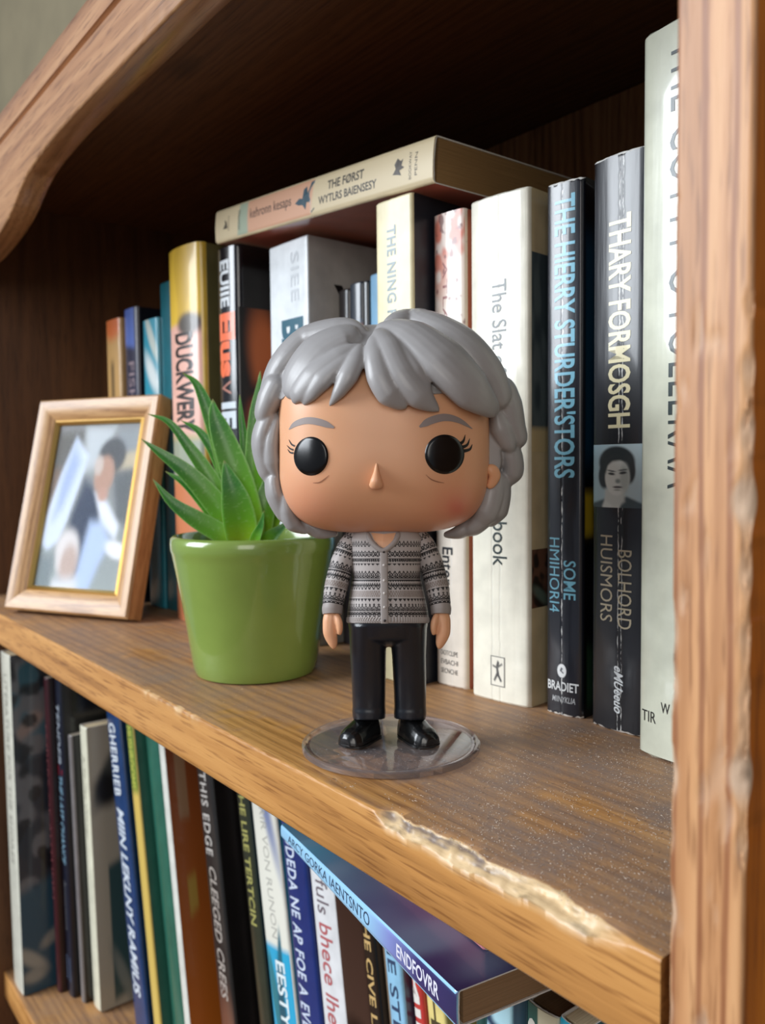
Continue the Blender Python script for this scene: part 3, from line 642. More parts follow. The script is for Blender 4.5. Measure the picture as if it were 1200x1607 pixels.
def spine_fig(B, pts, color, name):
    V = [((p[1] - 0.5) * B.w, -0.00013 + B.f((p[1] - 0.5) * B.w), B.h * (1 - p[0])) for p in pts]
    return obj(name, V, [tuple(range(len(V)))], ink(color), B.root, fixn=False)
spine_fig(b, [(.455, .45), (.475, .55), (.49, .52), (.495, .75), (.51, .80), (.515, .62), (.53, .88), (.545, .90), (.545, .18), (.53, .10), (.525, .38), (.51, .40), (.505, .22), (.49, .36), (.47, .38)], (42, 76, 90), 'spine_emblem')
spine_fig(b, [(.865, .40), (.875, .52), (.87, .62), (.88, .74), (.892, .66), (.90, .70), (.895, .56), (.905, .50), (.888, .46), (.895, .34), (.88, .38)], (70, 62, 54), 'spine_emblem')
spine_fig(b, [(.05, .36), (.065, .50), (.06, .62), (.072, .56), (.078, .36)], (80, 72, 60), 'spine_emblem')

# --- lower shelf: books lean a little to the left, stand on the board at z = -0.265
ZL = -0.265
GL = 'books on the lower shelf'
def low(label, x, zrow, y, w, h, lean, spine, cover=None, **kw):
    """x: left edge of the spine at height zrow"""
    xb = x + math.tan(lean) * (zrow - ZL)
    d = kw.pop('d', 0.105)
    return book(kw.pop('name', 'paperback_book'), label, (xb, y), w, h, d, spine, cover, lean=lean, z0=ZL, group=GL, **kw)
b = low('pale-spined book with a rocky seashore cover at the left end of the lower row', -0.5905, -0.2253, 0.140, 0.0235, 0.228, 0.022, (206, 206, 192), (40, 62, 74), r=0.0012)
spine_text(b, 'LITERATURE FOR THE SHORES', 0.06, 0.62, 0.05, 0.30, (150, 150, 140))
cover_picture(b, [('bg', (52, 92, 108)), ('vgrad', 0, .3, (40, 88, 104), (70, 96, 108)), ('ell', .5, .20, .9, .03, -.1, (136, 118, 112), .6), ('poly', [(-.1, .30), (1.1, .28), (1.1, 1.1), (-.1, 1.1)], (40, 46, 56), .03),
    ('noise', (104, 104, 108), 1.8, 16, .05, .14, .9), ('noise', (22, 24, 30), 2.2, 22, .16, .10, .9), ('poly', [(-.1, .70), (1.1, .66), (1.1, 1.1), (-.1, 1.1)], (38, 72, 90), .02), ('ell', .25, .90, .4, .025, .08, (150, 146, 136), .5), ('ell', .8, .85, .3, .02, -.06, (130, 128, 122), .5), ('ell', .3, .95, .3, .02, 0, (140, 138, 130), .5)], 0.0, 0.23, 0.0, 1.0, 50, 110)
b = low('slim dark maroon book beside the seashore cover', -0.5628, -0.2206, 0.160, 0.0066, 0.212, 0.035, (66, 26, 34), (30, 14, 18))
spine_text(b, 'EMBERS OF AUTUMN', 0.15, 0.7, 0, 0.5, (128, 70, 74))
b = low('black book with a red dot and silvery slanted lettering', -0.5552, -0.2212, 0.1650, 0.0102, 0.222, 0.035, (22, 28, 44), (14, 14, 16))
spine_text(b, 'TENDER', 0.12, 0.30, 0, 0.5, (176, 186, 196), shear=0.2); spine_text(b, 'THE LAST CHANCE', 0.335, 0.60, 0, 0.62, (120, 156, 176), weight=0.02, shear=0.2)
spine_text(b, 'Anonymous', 0.65, 0.80, 0, 0.35, (120, 120, 124))
spine_fig(b, [(.305, .15), (.315, .85), (.33, .85), (.335, .15)], (190, 30, 44), 'spine_dot'); spine_fig(b, [(.88, .15), (.88, .8), (.955, .8), (.955, .15)], (110, 128, 158), 'spine_panel')
b = low('very thin grey book wedged left of the beige cover', -0.5420, -0.2145, 0.1690, 0.0055, 0.176, 0.06, (120, 116, 116), (14, 14, 16), r=0.001)
b = low('short book with a pale spine and beige cover beside the navy one', -0.5334, -0.2126, 0.1740, 0.0130, 0.1835, 0.062, (214, 212, 190), (168, 160, 142), r=0.0012, d=0.12)
spine_text(b, 'A Quiet Water', 0.1, 0.4, 0, 0.35, (170, 168, 150))
cover_picture(b, [('bg', (166, 158, 140)), ('ell', .55, .18, .45, .06, -.2, (70, 72, 66), .5), ('ell', .5, .23, .35, .06, 0, (30, 28, 22), .5), ('poly', [(.42, .50), (1.1, .47), (1.1, .95), (.42, .98)], (52, 78, 78), .02), ('ell', .7, .9, .3, .05, .3, (120, 126, 118), .6)], 0.0, 0.19, 0.0, 1.0, 40, 90)
b = low('navy book with big white slanted capitals', -0.4985, -0.2025, 0.185, 0.0215, 0.206, 0.185, (26, 58, 104), (18, 40, 74), r=0.002)
spine_text(b, 'GHERRIEB', 0.075, 0.295, -0.05, 0.52, (214, 222, 228), weight=0.02, spacing=1.1); spine_text(b, 'MIIN LEKLNY RAMIUS', 0.33, 0.88, 0, 0.50, (206, 216, 226), weight=0.03, shear=0.25)
b = low('green book with a thin yellow spine strip', -0.4690, -0.1873, 0.1855, 0.0100, 0.206, 0.178, (206, 178, 92), (38, 92, 78), r=0.001)
spine_picture(b, [('bg', (206, 178, 92)), ('poly', [(-.1, -.1), (1.1, -.1), (1.1, .24), (-.1, .24)], (112, 130, 50), .01)], 0, 1, nv=80)
spine_text(b, 'MUSHROOMS', 0.05, 0.23, 0, 0.6, (196, 198, 90))
b = low('plain dark green book standing against the orange one', -0.4585, -0.1834, 0.1925, 0.022, 0.204, 0.178, (40, 98, 82), (30, 78, 66), r=0.004, bulge=0.002)
b = low('orange-covered book with a thin white spine', -0.4281, -0.171, 0.187, 0.0080, 0.207, 0.170, (214, 216, 208), (176, 88, 26), r=0.001, d=0.11)
cover_picture(b, [('bg', (172, 84, 24)), ('vgrad', .0, 1.0, (120, 62, 34), (190, 104, 28)), ('poly', [(.22, .08), (.50, .08), (.50, .26), (.22, .26)], (150, 116, 86), .015), ('poly', [(.28, .42), (.52, .41), (.52, .50), (.28, .52)], (170, 138, 62), .02), ('ell', .8, .95, .3, .06, 0, (70, 74, 24), .4)], 0.0, 0.20, 0.0, 1.0, 40, 80)
b = low('charcoal book with silvery slanted lettering and a brown foot', -0.4093, -0.1674, 0.200, 0.0175, 0.206, 0.172, (34, 34, 34), (24, 22, 22), r=0.0015)
spine_picture(b, [('bg', (34, 34, 34)), ('noise', (50, 48, 46), 4, 10, .1, .2, .8), ('ell', .5, .80, .5, .12, 0, (112, 74, 58), .6), ('ell', .6, .90, .4, .05, 0, (156, 96, 70), .5)], 0, 1, nv=90)
spine_text(b, 'THIS EDGE', 0.11, 0.33, -0.05, 0.46, (196, 192, 186), weight=0.01, spacing=1.15); spine_text(b, 'CLEEGED CREES', 0.36, 0.70, 0.02, 0.44, (176, 168, 160), weight=0.01, shear=0.2)
b = low('black book set back between charcoal and dark green spines', -0.3905, -0.1594, 0.213, 0.0140, 0.204, 0.172, (24, 20, 20), (20, 17, 17), r=0.001)
spine_picture(b, [('bg', (24, 20, 20)), ('noise', (60, 46, 40), 3, 8, .1, .3, .8)], 0, 1, nv=60)
b = low('dark green book with olive capitals', -0.3658, -0.1483, 0.200, 0.0118, 0.206, 0.172, (38, 48, 38), (18, 18, 16), r=0.001)
spine_text(b, 'THE LIRE TERTCIN', 0.08, 0.42, 0, 0.5, (160, 158, 92), weight=0.02)
b = low('off-white book with a turquoise patterned lower half', -0.3480, -0.1397, 0.198, 0.0228, 0.206, 0.176, (222, 222, 210), (40, 120, 150), r=0.0012)
spine_picture(b, [('bg', (222, 222, 210)), ('ell', .5, .03, .5, .07, .4, (120, 132, 168), .6), ('poly', [(-.1, .42), (1.1, .42), (1.1, 1.1), (-.1, 1.1)], (38, 164, 206), .006), ('noise', (30, 128, 140), 3, 10, .2, .08, .0), ('ell', .25, .55, .22, .08, .4, (24, 120, 134), .2), ('ell', .55, .5, .2, .06, -.6, (20, 96, 116), .2), ('ell', .3, .72, .3, .06, .2, (64, 186, 196), .3), ('ell', .5, .62, .16, .16, 0, (18, 84, 104), .3), ('ell', .7, .78, .16, .12, .0, (16, 78, 98), .3), ('ell', .3, .87, .35, .06, 0, (210, 222, 216), .3)], 0, 1, nu=30, nv=120)
spine_text(b, 'RIR VON RUNON', 0.10, 0.40, 0.0, 0.24, (172, 172, 164)); spine_text(b, 'EESTY FIBUEF', 0.45, 0.78, 0.08, 0.36, (222, 234, 236), weight=0.02)
b = low('navy blue book with white condensed capitals', -0.3235, -0.1289, 0.198, 0.0198, 0.2055, 0.160, (22, 46, 110), (20, 32, 72), r=0.002)
spine_text(b, 'VEODEDA NE AP FOE A EVECOL PA', 0.075, 0.68, -0.12, 0.40, (202, 214, 232), weight=0.02, spacing=1.1)
b = low('white book with dark and red script-like title', -0.2993, -0.1176, 0.196, 0.0185, 0.205, 0.15, (216, 218, 220), (134, 104, 92), r=0.001, pages=(190, 150, 128))
spine_text(b, 'life fuls', 0.09, 0.24, 0, 0.50, (110, 100, 108)); spine_text(b, 'bhece lhesom', 0.26, 0.56, 0, 0.52, (176, 96, 100), weight=0.01)
cover_picture(b, [('bg', (140, 108, 96)), ('vgrad', 0, 1, (116, 84, 74), (176, 138, 120)), ('ell', .5, .56, .5, .05, .2, (36, 28, 26), .4)], 0.0, 0.25, 0, 1)
b = low('narrow black book with gold capitals', -0.2662, -0.1345, 0.200, 0.0080, 0.205, 0.14, (26, 20, 16), (40, 32, 26), r=0.001)
spine_text(b, 'IN THE CIVE LAHIER', 0.12, 0.54, 0, 0.55, (196, 164, 108), weight=0.02)
b = low('slim beige book between the gold-lettered and light blue spines', -0.2580, -0.1310, 0.2035, 0.0050, 0.202, 0.14, (132, 112, 92), (80, 66, 54), r=0.001)
b = low('light blue book with dark blue capitals', -0.2526, -0.1275, 0.200, 0.0100, 0.205, 0.14, (140, 190, 220), (60, 52, 72), r=0.001)
spine_text(b, 'THE STEEN IA', 0.16, 0.55, 0, 0.52, (44, 66, 98), weight=0.01)
b = low('thin red and white striped book in the lower row', -0.2418, -0.1247, 0.204, 0.0062, 0.2045, 0.14, (190, 60, 56), (150, 40, 40), r=0.001)
spine_text(b, 'MILE', 0.24, 0.45, -0.1, 0.7, (226, 220, 214), weight=0.03)
b = low('pale yellow book with dark capitals', -0.2353, -0.1208, 0.205, 0.0105, 0.2045, 0.14, (226, 208, 132), (196, 176, 100), r=0.001)
spine_text(b, 'HI', 0.26, 0.38, 0, 0.55, (70, 62, 40), weight=0.02)
# right hand end of the lower row
b = low('narrow dark green book below the slanted book', -0.1672, -0.0749, 0.165, 0.0040, 0.204, 0.0, (34, 76, 72), r=0.0008)
b = low('white and pale blue book with dark bars, under the shelf on the right', -0.1630, -0.073, 0.165, 0.0100, 0.205, 0.0, (170, 214, 226), (30, 60, 84), r=0.0008)
spine_picture(b, [('bg', (176, 218, 230)), ('poly', [(0, .10), (1, .16), (1, .20), (0, .14)], (30, 56, 86), .01)], 0, 0.5)
b = low('dark petrol blue book beside the white and pale blue one', -0.1529, -0.0676, 0.165, 0.0052, 0.2055, 0.0, (24, 62, 78), r=0.0008)
b = low('green book with a white letter panel at the lower right', -0.1476, -0.063, 0.165, 0.0110, 0.2045, 0.0, (206, 200, 176), (40, 92, 84), pages=(116, 86, 54), lcover=(30, 78, 80), r=0.0008)
spine_picture(b, [('bg', (40, 92, 84)), ('poly', [(.42, -.1), (1.1, -.1), (1.1, 1.1), (.42, 1.1)], (206, 200, 170), .01)], 0, 1)
spine_text(b, 'G', 0.02, 0.055, -0.28, 0.34, (226, 226, 214), weight=0.03)
b = low('bright turquoise book at the right end of the lower row', -0.1364, -0.0589, 0.165, 0.0082, 0.2055, 0.0, (40, 160, 186), (30, 120, 140), r=0.0008)
b = low('brown book beside the turquoise one at the right end', -0.1278, -0.0589, 0.168, 0.012, 0.200, 0.0, (112, 78, 46), (90, 60, 36), r=0.0008)
# slanted book lying on the lower row, sticking out towards the camera
sw = 0.0098; sh = 0.112
ztop = -0.0455
dirv = Vector((-0.2517 + 0.145, 0.1529 - 0.1366, 0)).normalized()           # along the spine, away from its near end
yaw_s = math.atan2(-dirv.y, -dirv.x)
rotm = Matrix.Rotation(yaw_s, 3, 'Z') @ Matrix.Rotation(-PI / 2, 3, 'Y')
b = book('paperback_book', 'blue and purple book lying aslant on top of the lower row', None, sw, sh, 0.112, (150, 200, 232), (58, 50, 92), pages=(150, 118, 84), loc=(-0.145, 0.1366, ztop - sw / 2), rot=rotm.to_euler(), group=GL, rough=0.25, r=0.0009, bulge=0.0002)
spine_picture(b, [('bg', (150, 200, 232)), ('vgrad', .58, .70, (150, 200, 232), (128, 140, 200)), ('vgrad', .70, .84, (128, 140, 200), (52, 48, 104)), ('vgrad', .84, 1.0, (52, 48, 104), (40, 40, 84))], 0, 1, nu=10, nv=120)
cover_picture(b, [('bg', (60, 128, 158)), ('vgrad', .15, .42, (70, 146, 176), (84, 108, 136)), ('vgrad', .42, .72, (84, 108, 136), (78, 62, 104)), ('vgrad', .72, 1.0, (78, 62, 104), (40, 34, 72)), ('noise', (120, 140, 160), 4, 8, .25, .3, .5)], 0.0, 0.98, 0.0, 1.0, 30, 80)
spine_text(b, 'ARCY GORKA IAENTSNTO', 0.06, 0.60, 0.02, 0.50, (46, 66, 92), weight=0.0)
spine_text(b, 'ENDFOVRR', 0.74, 0.93, 0.0, 0.46, (222, 222, 236), weight=0.02)
for ch in b.root.children:                     # a warped paperback: squeezed thinner towards its far end
    for v in ch.data.vertices: v.co.x = sw / 2 - (sw / 2 - v.co.x) * (1 - 0.5 * v.co.z / sh)
rp = Matrix.Rotation(yaw_s - 0.02, 3, 'Z') @ Matrix.Rotation(-PI / 2, 3, 'Y')
b = book('paperback_book', 'thin pink book resting on the slanted purple one under the shelf', None, 0.0075, 0.15, 0.09, (222, 140, 146), (206, 150, 150), pages=(176, 140, 100), loc=(-0.1525, 0.1535, ztop + 0.0040), rot=rp.to_euler(), group=GL, r=0.0008, bulge=0.0002)

# ------------------------------------------------------------------ picture frame
FR_YAW = R_(26.84); FR_TILT = 0.255; FW, FH, FD = 0.0937, 0.1285, 0.012
fr = empty('picture_frame', (-0.5209, 0.1250, 0.0030), (0, 0, 0), 'small light wood picture frame with gold inner edge and blurred family photo', 'picture frame')
fr.rotation_euler = (Matrix.Rotation(FR_YAW, 3, 'Z') @ Matrix.Rotation(-FR_TILT, 3, 'X')).to_euler()
OAK = wood('frame_oak', (132, 88, 50), (190, 146, 98), (206, 166, 118), axis=0, rough=0.4, scale=1.6, contrast=0.7, bump=0.1)
OAKV = wood('frame_oak_upright', (132, 88, 50), (190, 146, 98), (206, 166, 118), axis=2, rough=0.4, scale=1.6, contrast=0.7, bump=0.1)
GOLD = plain('gold_liner', (214, 178, 104), 0.28, metal=0.85)
bw = 0.0125
def mitre(name, along, mat):
    # moulding section: (inset from the outer edge, height towards the viewer)
    sec = [(0, FD), (0, 0.0012), (0.0012, 0), (0.0045, 0), (0.0085, 0.0016), (bw - 0.001, 0.0030), (bw, 0.0042), (bw, FD)]
    c = {'bottom': ((0, 0), (FW, 0), (0, 1)), 'top': ((FW, FH), (0, FH), (0, -1)), 'left': ((0, FH), (0, 0), (1, 0)), 'right': ((FW, 0), (FW, FH), (-1, 0))}[along]
    a, b_, nrm = c; ax = Vector((b_[0] - a[0], b_[1] - a[1])).normalized()
    V = []
    for P0, sgn in ((a, 1), (b_, -1)):
        for ins, dep in sec:
            q = Vector(P0) + Vector(nrm) * ins + ax * ins * sgn
            V.append((q.x, dep, q.y))
    n = len(sec); F = [(i, (i + 1) % n, n + (i + 1) % n, n + i) for i in range(n)]; F += [tuple(range(n))[::-1], tuple(range(n, 2 * n))]
    return obj(name, V, F, mat, fr, sm=0.5)
for s, mt in (('bottom', OAK), ('top', OAK), ('left', OAKV), ('right', OAKV)): mitre('frame_rail', s, mt)
lw = 0.0026
def liner():
    V = []; F = []
    secs = [(bw - 0.0002, 0.0038), (bw + lw * 0.4, 0.0030), (bw + lw, 0.0048), (bw + lw, 0.0062), (bw - 0.0002, 0.0062)]
    for ins, dep in secs:
        V += [(ins, dep, ins), (FW - ins, dep, ins), (FW - ins, dep, FH - ins), (ins, dep, FH - ins)]
    n = len(secs)
    for j in range(n):
        for i in range(4): F.append((j * 4 + i, j * 4 + (i + 1) % 4, ((j + 1) % n) * 4 + (i + 1) % 4, ((j + 1) % n) * 4 + i))
    return obj('gold_liner', V, F, GOLD, fr, sm=0.5)
liner()
i0 = bw + lw - 0.0006
picture('photo_print', [('bg', (150, 158, 162)), ('vgrad', 0, 1, (132, 134, 136), (150, 160, 162)),
    ('poly', [(0, .05), (.34, .04), (.18, .40), (0, .46)], (96, 96, 92), .06), ('poly', [(.34, .02), (.70, .02), (.60, .26), (.40, .30)], (186, 194, 200), .05), ('poly', [(.72, .04), (1, .03), (1, .18), (.78, .18)], (140, 148, 154), .04),
    ('poly', [(.72, .20), (1, .17), (1, .28), (.76, .30)], (186, 176, 154), .03), ('poly', [(0, .26), (.16, .30), (.12, .55), (0, .60)], (120, 104, 92), .05), ('poly', [(.74, .30), (1, .28), (1, .62), (.86, .60)], (96, 102, 106), .05),
    ('poly', [(.24, .08), (.42, .20), (.38, .34), (.30, .56), (.22, .72), (.10, .78), (0, .74), (.02, .56), (.12, .30)], (206, 218, 236), .03), ('poly', [(.24, .12), (.34, .24), (.20, .52), (.10, .60), (.14, .34)], (160, 178, 214), .06),
    ('poly', [(.42, .34), (.56, .40), (.70, .48), (.62, .70), (.50, 1.1), (.30, 1.1), (.30, .80), (.32, .56)], (58, 70, 90), .05), ('poly', [(.56, .42), (.70, .46), (.90, .62), (.88, .70), (.70, .62)], (222, 228, 240), .03),
    ('poly', [(.56, .60), (.70, .60), (.84, .72), (.74, .84), (.60, 1.1), (.44, 1.1), (.50, .84)], (176, 196, 230), .05), ('ell', .70, .20, .16, .11, 0, (84, 88, 92), .2), ('ell', .64, .32, .115, .12, .1, (176, 142, 126), .2), ('ell', .56, .26, .05, .06, 0, (196, 184, 178), .4), ('ell', .66, .44, .06, .04, 0, (186, 150, 136), .5),
    ('ell', .34, .79, .14, .14, 0, (216, 212, 212), .3), ('ell', .38, .86, .10, .12, 0, (186, 166, 158), .4), ('poly', [(.20, .95), (.5, .93), (.56, 1.1), (.16, 1.1)], (212, 216, 222), .05), ('ell', .90, .76, .12, .05, .2, (226, 230, 236), .4), ('poly', [(0, .80), (.2, .82), (.2, 1.1), (0, 1.1)], (120, 132, 136), .06)],
    (i0, 0.0060, FH - i0), (FW - 2 * i0, 0, 0), (0, 0, -(FH - 2 * i0)), 90, 130, fr, mat=vcol_mat('photo_paper', 0.7, 0.0, spec=0.15))
def facing_gloss(nt, f0, top):
    lw_ = N(nt, 'ShaderNodeLayerWeight'); lw_.inputs[0].default_value = 0.5
    return math_(nt, 'MULTIPLY_ADD', math_(nt, 'POWER', lw_.outputs['Facing'], 4.0), top, f0)
gm, nt, bs = new_mat('picture_glass'); nt.nodes.remove(bs)
tr = N(nt, 'ShaderNodeBsdfTransparent'); gl = N(nt, 'ShaderNodeBsdfGlossy'); gl.inputs['Roughness'].default_value = 0.03; fz = facing_gloss(nt, 0.0018, 0.04)
mx = N(nt, 'ShaderNodeMixShader'); nt.links.new(fz, mx.inputs[0]); nt.links.new(tr.outputs[0], mx.inputs[1]); nt.links.new(gl.outputs[0], mx.inputs[2]); nt.links.new(mx.outputs[0], nt.nodes['Material Output'].inputs[0])
box('glass_pane', (i0, 0.0050, i0), (FW - i0, 0.0057, FH - i0), gm, fr)
box('back_board', (0.004, 0.0075, 0.004), (FW - 0.004, 0.0105, FH - 0.004), plain('back_board_card', (70, 58, 44), 0.8, var=0.1), fr)
# strut: hinged at the back of the frame, foot on the shelf
hz = 0.072
obj('stand_leg',
    [(FW / 2 - .008, .0112, hz), (FW / 2 + .008, .0112, hz), (FW / 2 + .008, .0135, hz), (FW / 2 - .008, .0135, hz),
     (FW / 2 - .013, .0412, .0080), (FW / 2 + .013, .0412, .0080), (FW / 2 + .013, .0434, .0086), (FW / 2 - .013, .0434, .0086)],
    [(0, 1, 2, 3), (4, 5, 6, 7), (0, 1, 5, 4), (1, 2, 6, 5), (2, 3, 7, 6), (3, 0, 4, 7)], plain('strut_card', (60, 48, 36), 0.7, var=0.1), fr)

# ------------------------------------------------------------------ potted succulent
POT = (-0.302, 0.1705, 0.0)
TH = PI / 2 - VIEW_A
pp = empty('potted_succulent', POT, (0, 0, TH), 'spiky green succulent in a glossy lime green pot beside the photo frame', 'potted plant')
RB, RT, HP = 0.0254, 0.0333, 0.0572
prof = [(0.0, 0.0006), (RB - 0.004, 0.0006), (RB - 0.0025, 0.0), (RB - 0.0008, 0.0006), (RB, 0.0025)]
for k in range(1, 16):
    t = k / 15; prof.append((RB + (RT - RB) * t ** 0.92 - 0.0005 * math.sin(PI * t), 0.0025 + (HP - 0.0068 - 0.0025) * t))
prof += [(RT + 0.0004, HP - 0.0058), (RT + 0.0005, HP - 0.003), (RT + 0.0003, HP - 0.0010), (RT - 0.0006, HP), (RT - 0.0018, HP + 0.0001), (RT - 0.0026, HP - 0.0008), (RT - 0.0029, HP - 0.004), (RT - 0.0040, HP - 0.012), (0.0, HP - 0.012)]
GLAZE = plain('lime_glaze', (128, 152, 72), 0.2, coat=0.6, var=0.05, vs_=60, bump=0.06)
v, f = lathe(prof, 96); obj('pot', v, f, GLAZE, pp, sm=0.8)
def soil():
    V = [(0, 0, HP - 0.0050)]; F = []; nr, na = 14, 48
    for j in range(1, nr + 1):
        for i in range(na):
            r = (RT - 0.0031) * j / nr; a = 2 * PI * i / na
            V.append((r * math.cos(a), r * math.sin(a), HP - 0.0055 + 0.0022 * n1(r * math.cos(a) * 420, r * math.sin(a) * 420, 1)))
    for i in range(na): F.append((0, 1 + i, 1 + (i + 1) % na))
    F += grid_faces(na, nr, close_u=True, base=1)
    return obj('soil', V, F, plain('potting_soil', (52, 40, 28), 0.95, var=0.4, vs_=900, bump=0.6), pp, sm=2)
soil()
lm, nt, bs = new_mat('succulent_leaf'); L = nt.links
uv = N(nt, 'ShaderNodeUVMap', uv_map='UVMap'); mp = N(nt, 'ShaderNodeMapping'); mp.inputs['Scale'].default_value = (5, 46, 1); L.new(uv.outputs[0], mp.inputs['Vector'])
ns = N(nt, 'ShaderNodeTexNoise'); ns.inputs['Scale'].default_value = 1.0; ns.inputs['Detail'].default_value = 2; L.new(mp.outputs[0], ns.inputs['Vector'])
rs = ramp(nt, [(0.58, (0, 0, 0)), (0.70, (1, 1, 1))]); L.new(ns.outputs['Fac'], rs.inputs['Fac'])
sp = N(nt, 'ShaderNodeSeparateXYZ'); L.new(uv.outputs[0], sp.inputs[0])
rb = ramp(nt, [(0.0, lin((176, 208, 48))), (0.30, lin((112, 174, 42))), (0.65, lin((54, 122, 42))), (0.93, lin((66, 130, 46))), (1.0, lin((130, 110, 50)))]); L.new(sp.outputs[1], rb.inputs['Fac'])
cc = mixc(nt, math_(nt, 'MULTIPLY', rs.outputs['Color'], 0.33), rb.outputs['Color'], col4((172, 206, 140)))
at = N(nt, 'ShaderNodeAttribute', attribute_name='rim'); cc = mixc(nt, math_(nt, 'MULTIPLY', at.outputs['Fac'], 0.55), cc, col4((150, 190, 110)))
L.new(cc, bs.inputs['Base Color']); bs.inputs['Roughness'].default_value = 0.32; bs.inputs['Subsurface Weight'].default_value = 0.25; bs.inputs['Subsurface Radius'].default_value = (.4, 1, .2); bs.inputs['Subsurface Scale'].default_value = 0.003
KP = 0.3423 / 1300                       # metres per image pixel at the pot's depth
def leaf(path, wid):
    """path in image pixels: right of the pot's axis, above the rim, towards the viewer; root first"""
    n = 22; P = catmull(path, n) * KP; V = []; UV = []; rim = []
    m_ = 10
    for i in range(n):
        t = i / (n - 1)
        tg = P[min(i + 1, n - 1)] - P[max(i - 1, 0)]; tg /= np.linalg.norm(tg) + 1e-12
        face = np.array((0.0, 0.35, 1.0)); face = face - tg * (face @ tg); face /= np.linalg.norm(face)
        side = np.cross(tg, face)
        w_ = wid * KP * 0.5 * (0.72 + 0.5 * math.sin(min(1, t * 1.6) * PI * 0.62)) * (1 - t ** 1.4) ** 0.95 + 0.00010
        th = max(0.00025, w_ * 0.42)
        for k in range(m_):
            a = 2 * PI * k / m_; s = math.cos(a); q = math.sin(a)
            cup = -0.38 * w_ * (1 - s * s) if q > 0 else 0
            pt = P[i] + side * w_ * s + face * (q * th * (0.55 if q > 0 else 1.0) + (0.30 * w_ * s * s) + cup * 0.4)
            V.append((pt[0], -pt[2], pt[1])); UV.append((s * 0.5 + 0.5, t)); rim.append(1.0 if abs(s) > 0.98 else 0.0)
    F = grid_faces(m_, n, close_u=True); F.append(tuple(range(m_))[::-1]); F.append(tuple(range((n - 1) * m_, n * m_)))
    o = obj('leaf', V, F, lm, pp, sm=1.2)
    ul = o.data.uv_layers.new(name='UVMap')
    for lp in o.data.loops: ul.data[lp.index].uv = UV[lp.vertex_index]
    a = o.data.attributes.new('rim', 'FLOAT', 'POINT'); a.data.foreach_set('value', np.array(rim, np.float32))
HP_U = HP / KP
def px(*pts): return [((x - 398), (838 - y) + HP_U, w_) for x, y, w_ in pts]  # image pixel coordinates, shifted to the pot's axis and rim height
for pth, wd in [
    (px((372, 852, -8), (366, 790, -10), (350, 715, -14), (326, 640, -18), (308, 600, -22), (286, 582, -26)), 32),
    (px((368, 850, 2), (358, 800, 4), (330, 745, 4), (300, 700, 4), (270, 662, 2), (236, 648, 0)), 27),
    (px((372, 852, 14), (362, 818, 18), (332, 774, 24), (298, 737, 28), (264, 711, 30), (234, 688, 32)), 38),
    (px((372, 852, 4), (352, 822, 6), (322, 786, 6), (292, 757, 4), (262, 738, 2)), 27),
    (px((378, 856, 22), (350, 834, 28), (310, 808, 36), (278, 782, 40), (253, 749, 42)), 33),
    (px((398, 856, 8), (392, 810, 14), (376, 745, 18), (354, 680, 18), (344, 650, 16), (341, 627, 14)), 52),
    (px((386, 858, 24), (384, 820, 34), (378, 780, 42), (369, 748, 44), (362, 722, 44)), 54),
    (px((406, 856, -4), (402, 790, -8), (398, 720, -10), (402, 650, -12), (408, 612, -14), (411, 581, -16)), 27),
    (px((388, 852, -22), (386, 780, -30), (381, 700, -34), (376, 650, -36), (374, 616, -38)), 18),
    (px((408, 856, 4), (416, 800, 2), (428, 750, -2), (440, 700, -6)), 38),
    (px((402, 858, 34), (408, 840, 42), (416, 822, 46), (422, 799, 48)), 17),
    (px((372, 852, -24), (360, 790, -32), (340, 726, -38), (308, 676, -44), (276, 656, -48)), 27),
    (px((412, 858, 18), (428, 842, 22), (442, 830, 24), (462, 812, 24)), 24),
    (px((412, 854, -14), (432, 790, -26), (452, 720, -36), (478, 660, -44)), 34),
    (px((400, 854, -20), (404, 780, -40), (410, 710, -56), (420, 650, -70)), 32)]:
    leaf(pth, wd)
for k in range(14):      # grit on the soil
    a = random.uniform(0, 2 * PI); r = random.uniform(0.010, RT - 0.006); s = random.uniform(0.0006, 0.0013)
    bm = bmesh.new(); bmesh.ops.create_icosphere(bm, subdivisions=1, radius=s)
    for v in bm.verts: v.co *= random.uniform(0.7, 1.25); v.co += Vector((r * math.cos(a), r * math.sin(a), HP - 0.0044))
    me = bpy.data.meshes.new('pebble'); bm.to_mesh(me); bm.free(); link_mesh('pebble', me, plain('grit', (150, 134, 104), 0.9), pp)

# ------------------------------------------------------------------ vinyl figurine on a clear disc
FIG = (-0.1903, 0.1527, 0.0); FIGD = 0.24398
K = FIGD / 1300                                  # metres per image pixel at the figure's depth
AX = FIG[0] * math.sin(VIEW_A) + FIG[1] * math.cos(VIEW_A)
def Lc(x, y, w_):
    """image pixels (right, down) and depth towards the viewer, unprojected through the camera -> metres in the figure's own frame: x right, y back, z up"""
    fx = (x - 600) / 1300; fy = (y - 803.5) / 1300
    xt = fx - ROLL * fy; yt = fy + ROLL * fx
    fwd = math.cos(PITCH) - yt * math.sin(PITCH); dn = math.sin(PITCH) + yt * math.cos(PITCH)
    D = FIGD - w_ * K
    return (xt * D / fwd - AX, -w_ * K, EYE.z - dn * D / fwd)
fig = empty('vinyl_figurine', FIG, (0, 0, TH), 'big-headed toy figurine with grey hair, patterned cardigan and black trousers', 'figurine')
PL = 0.0022                                      # thickness of the disc the figure stands on
stand = empty('display_disc', (FIG[0] - 0.0016, FIG[1] + 0.0013, 0), (0, 0, 0), 'clear round plastic display disc under the toy figurine', 'display stand')
cm_, nt, bs = new_mat('clear_acrylic'); nt.nodes.remove(bs)
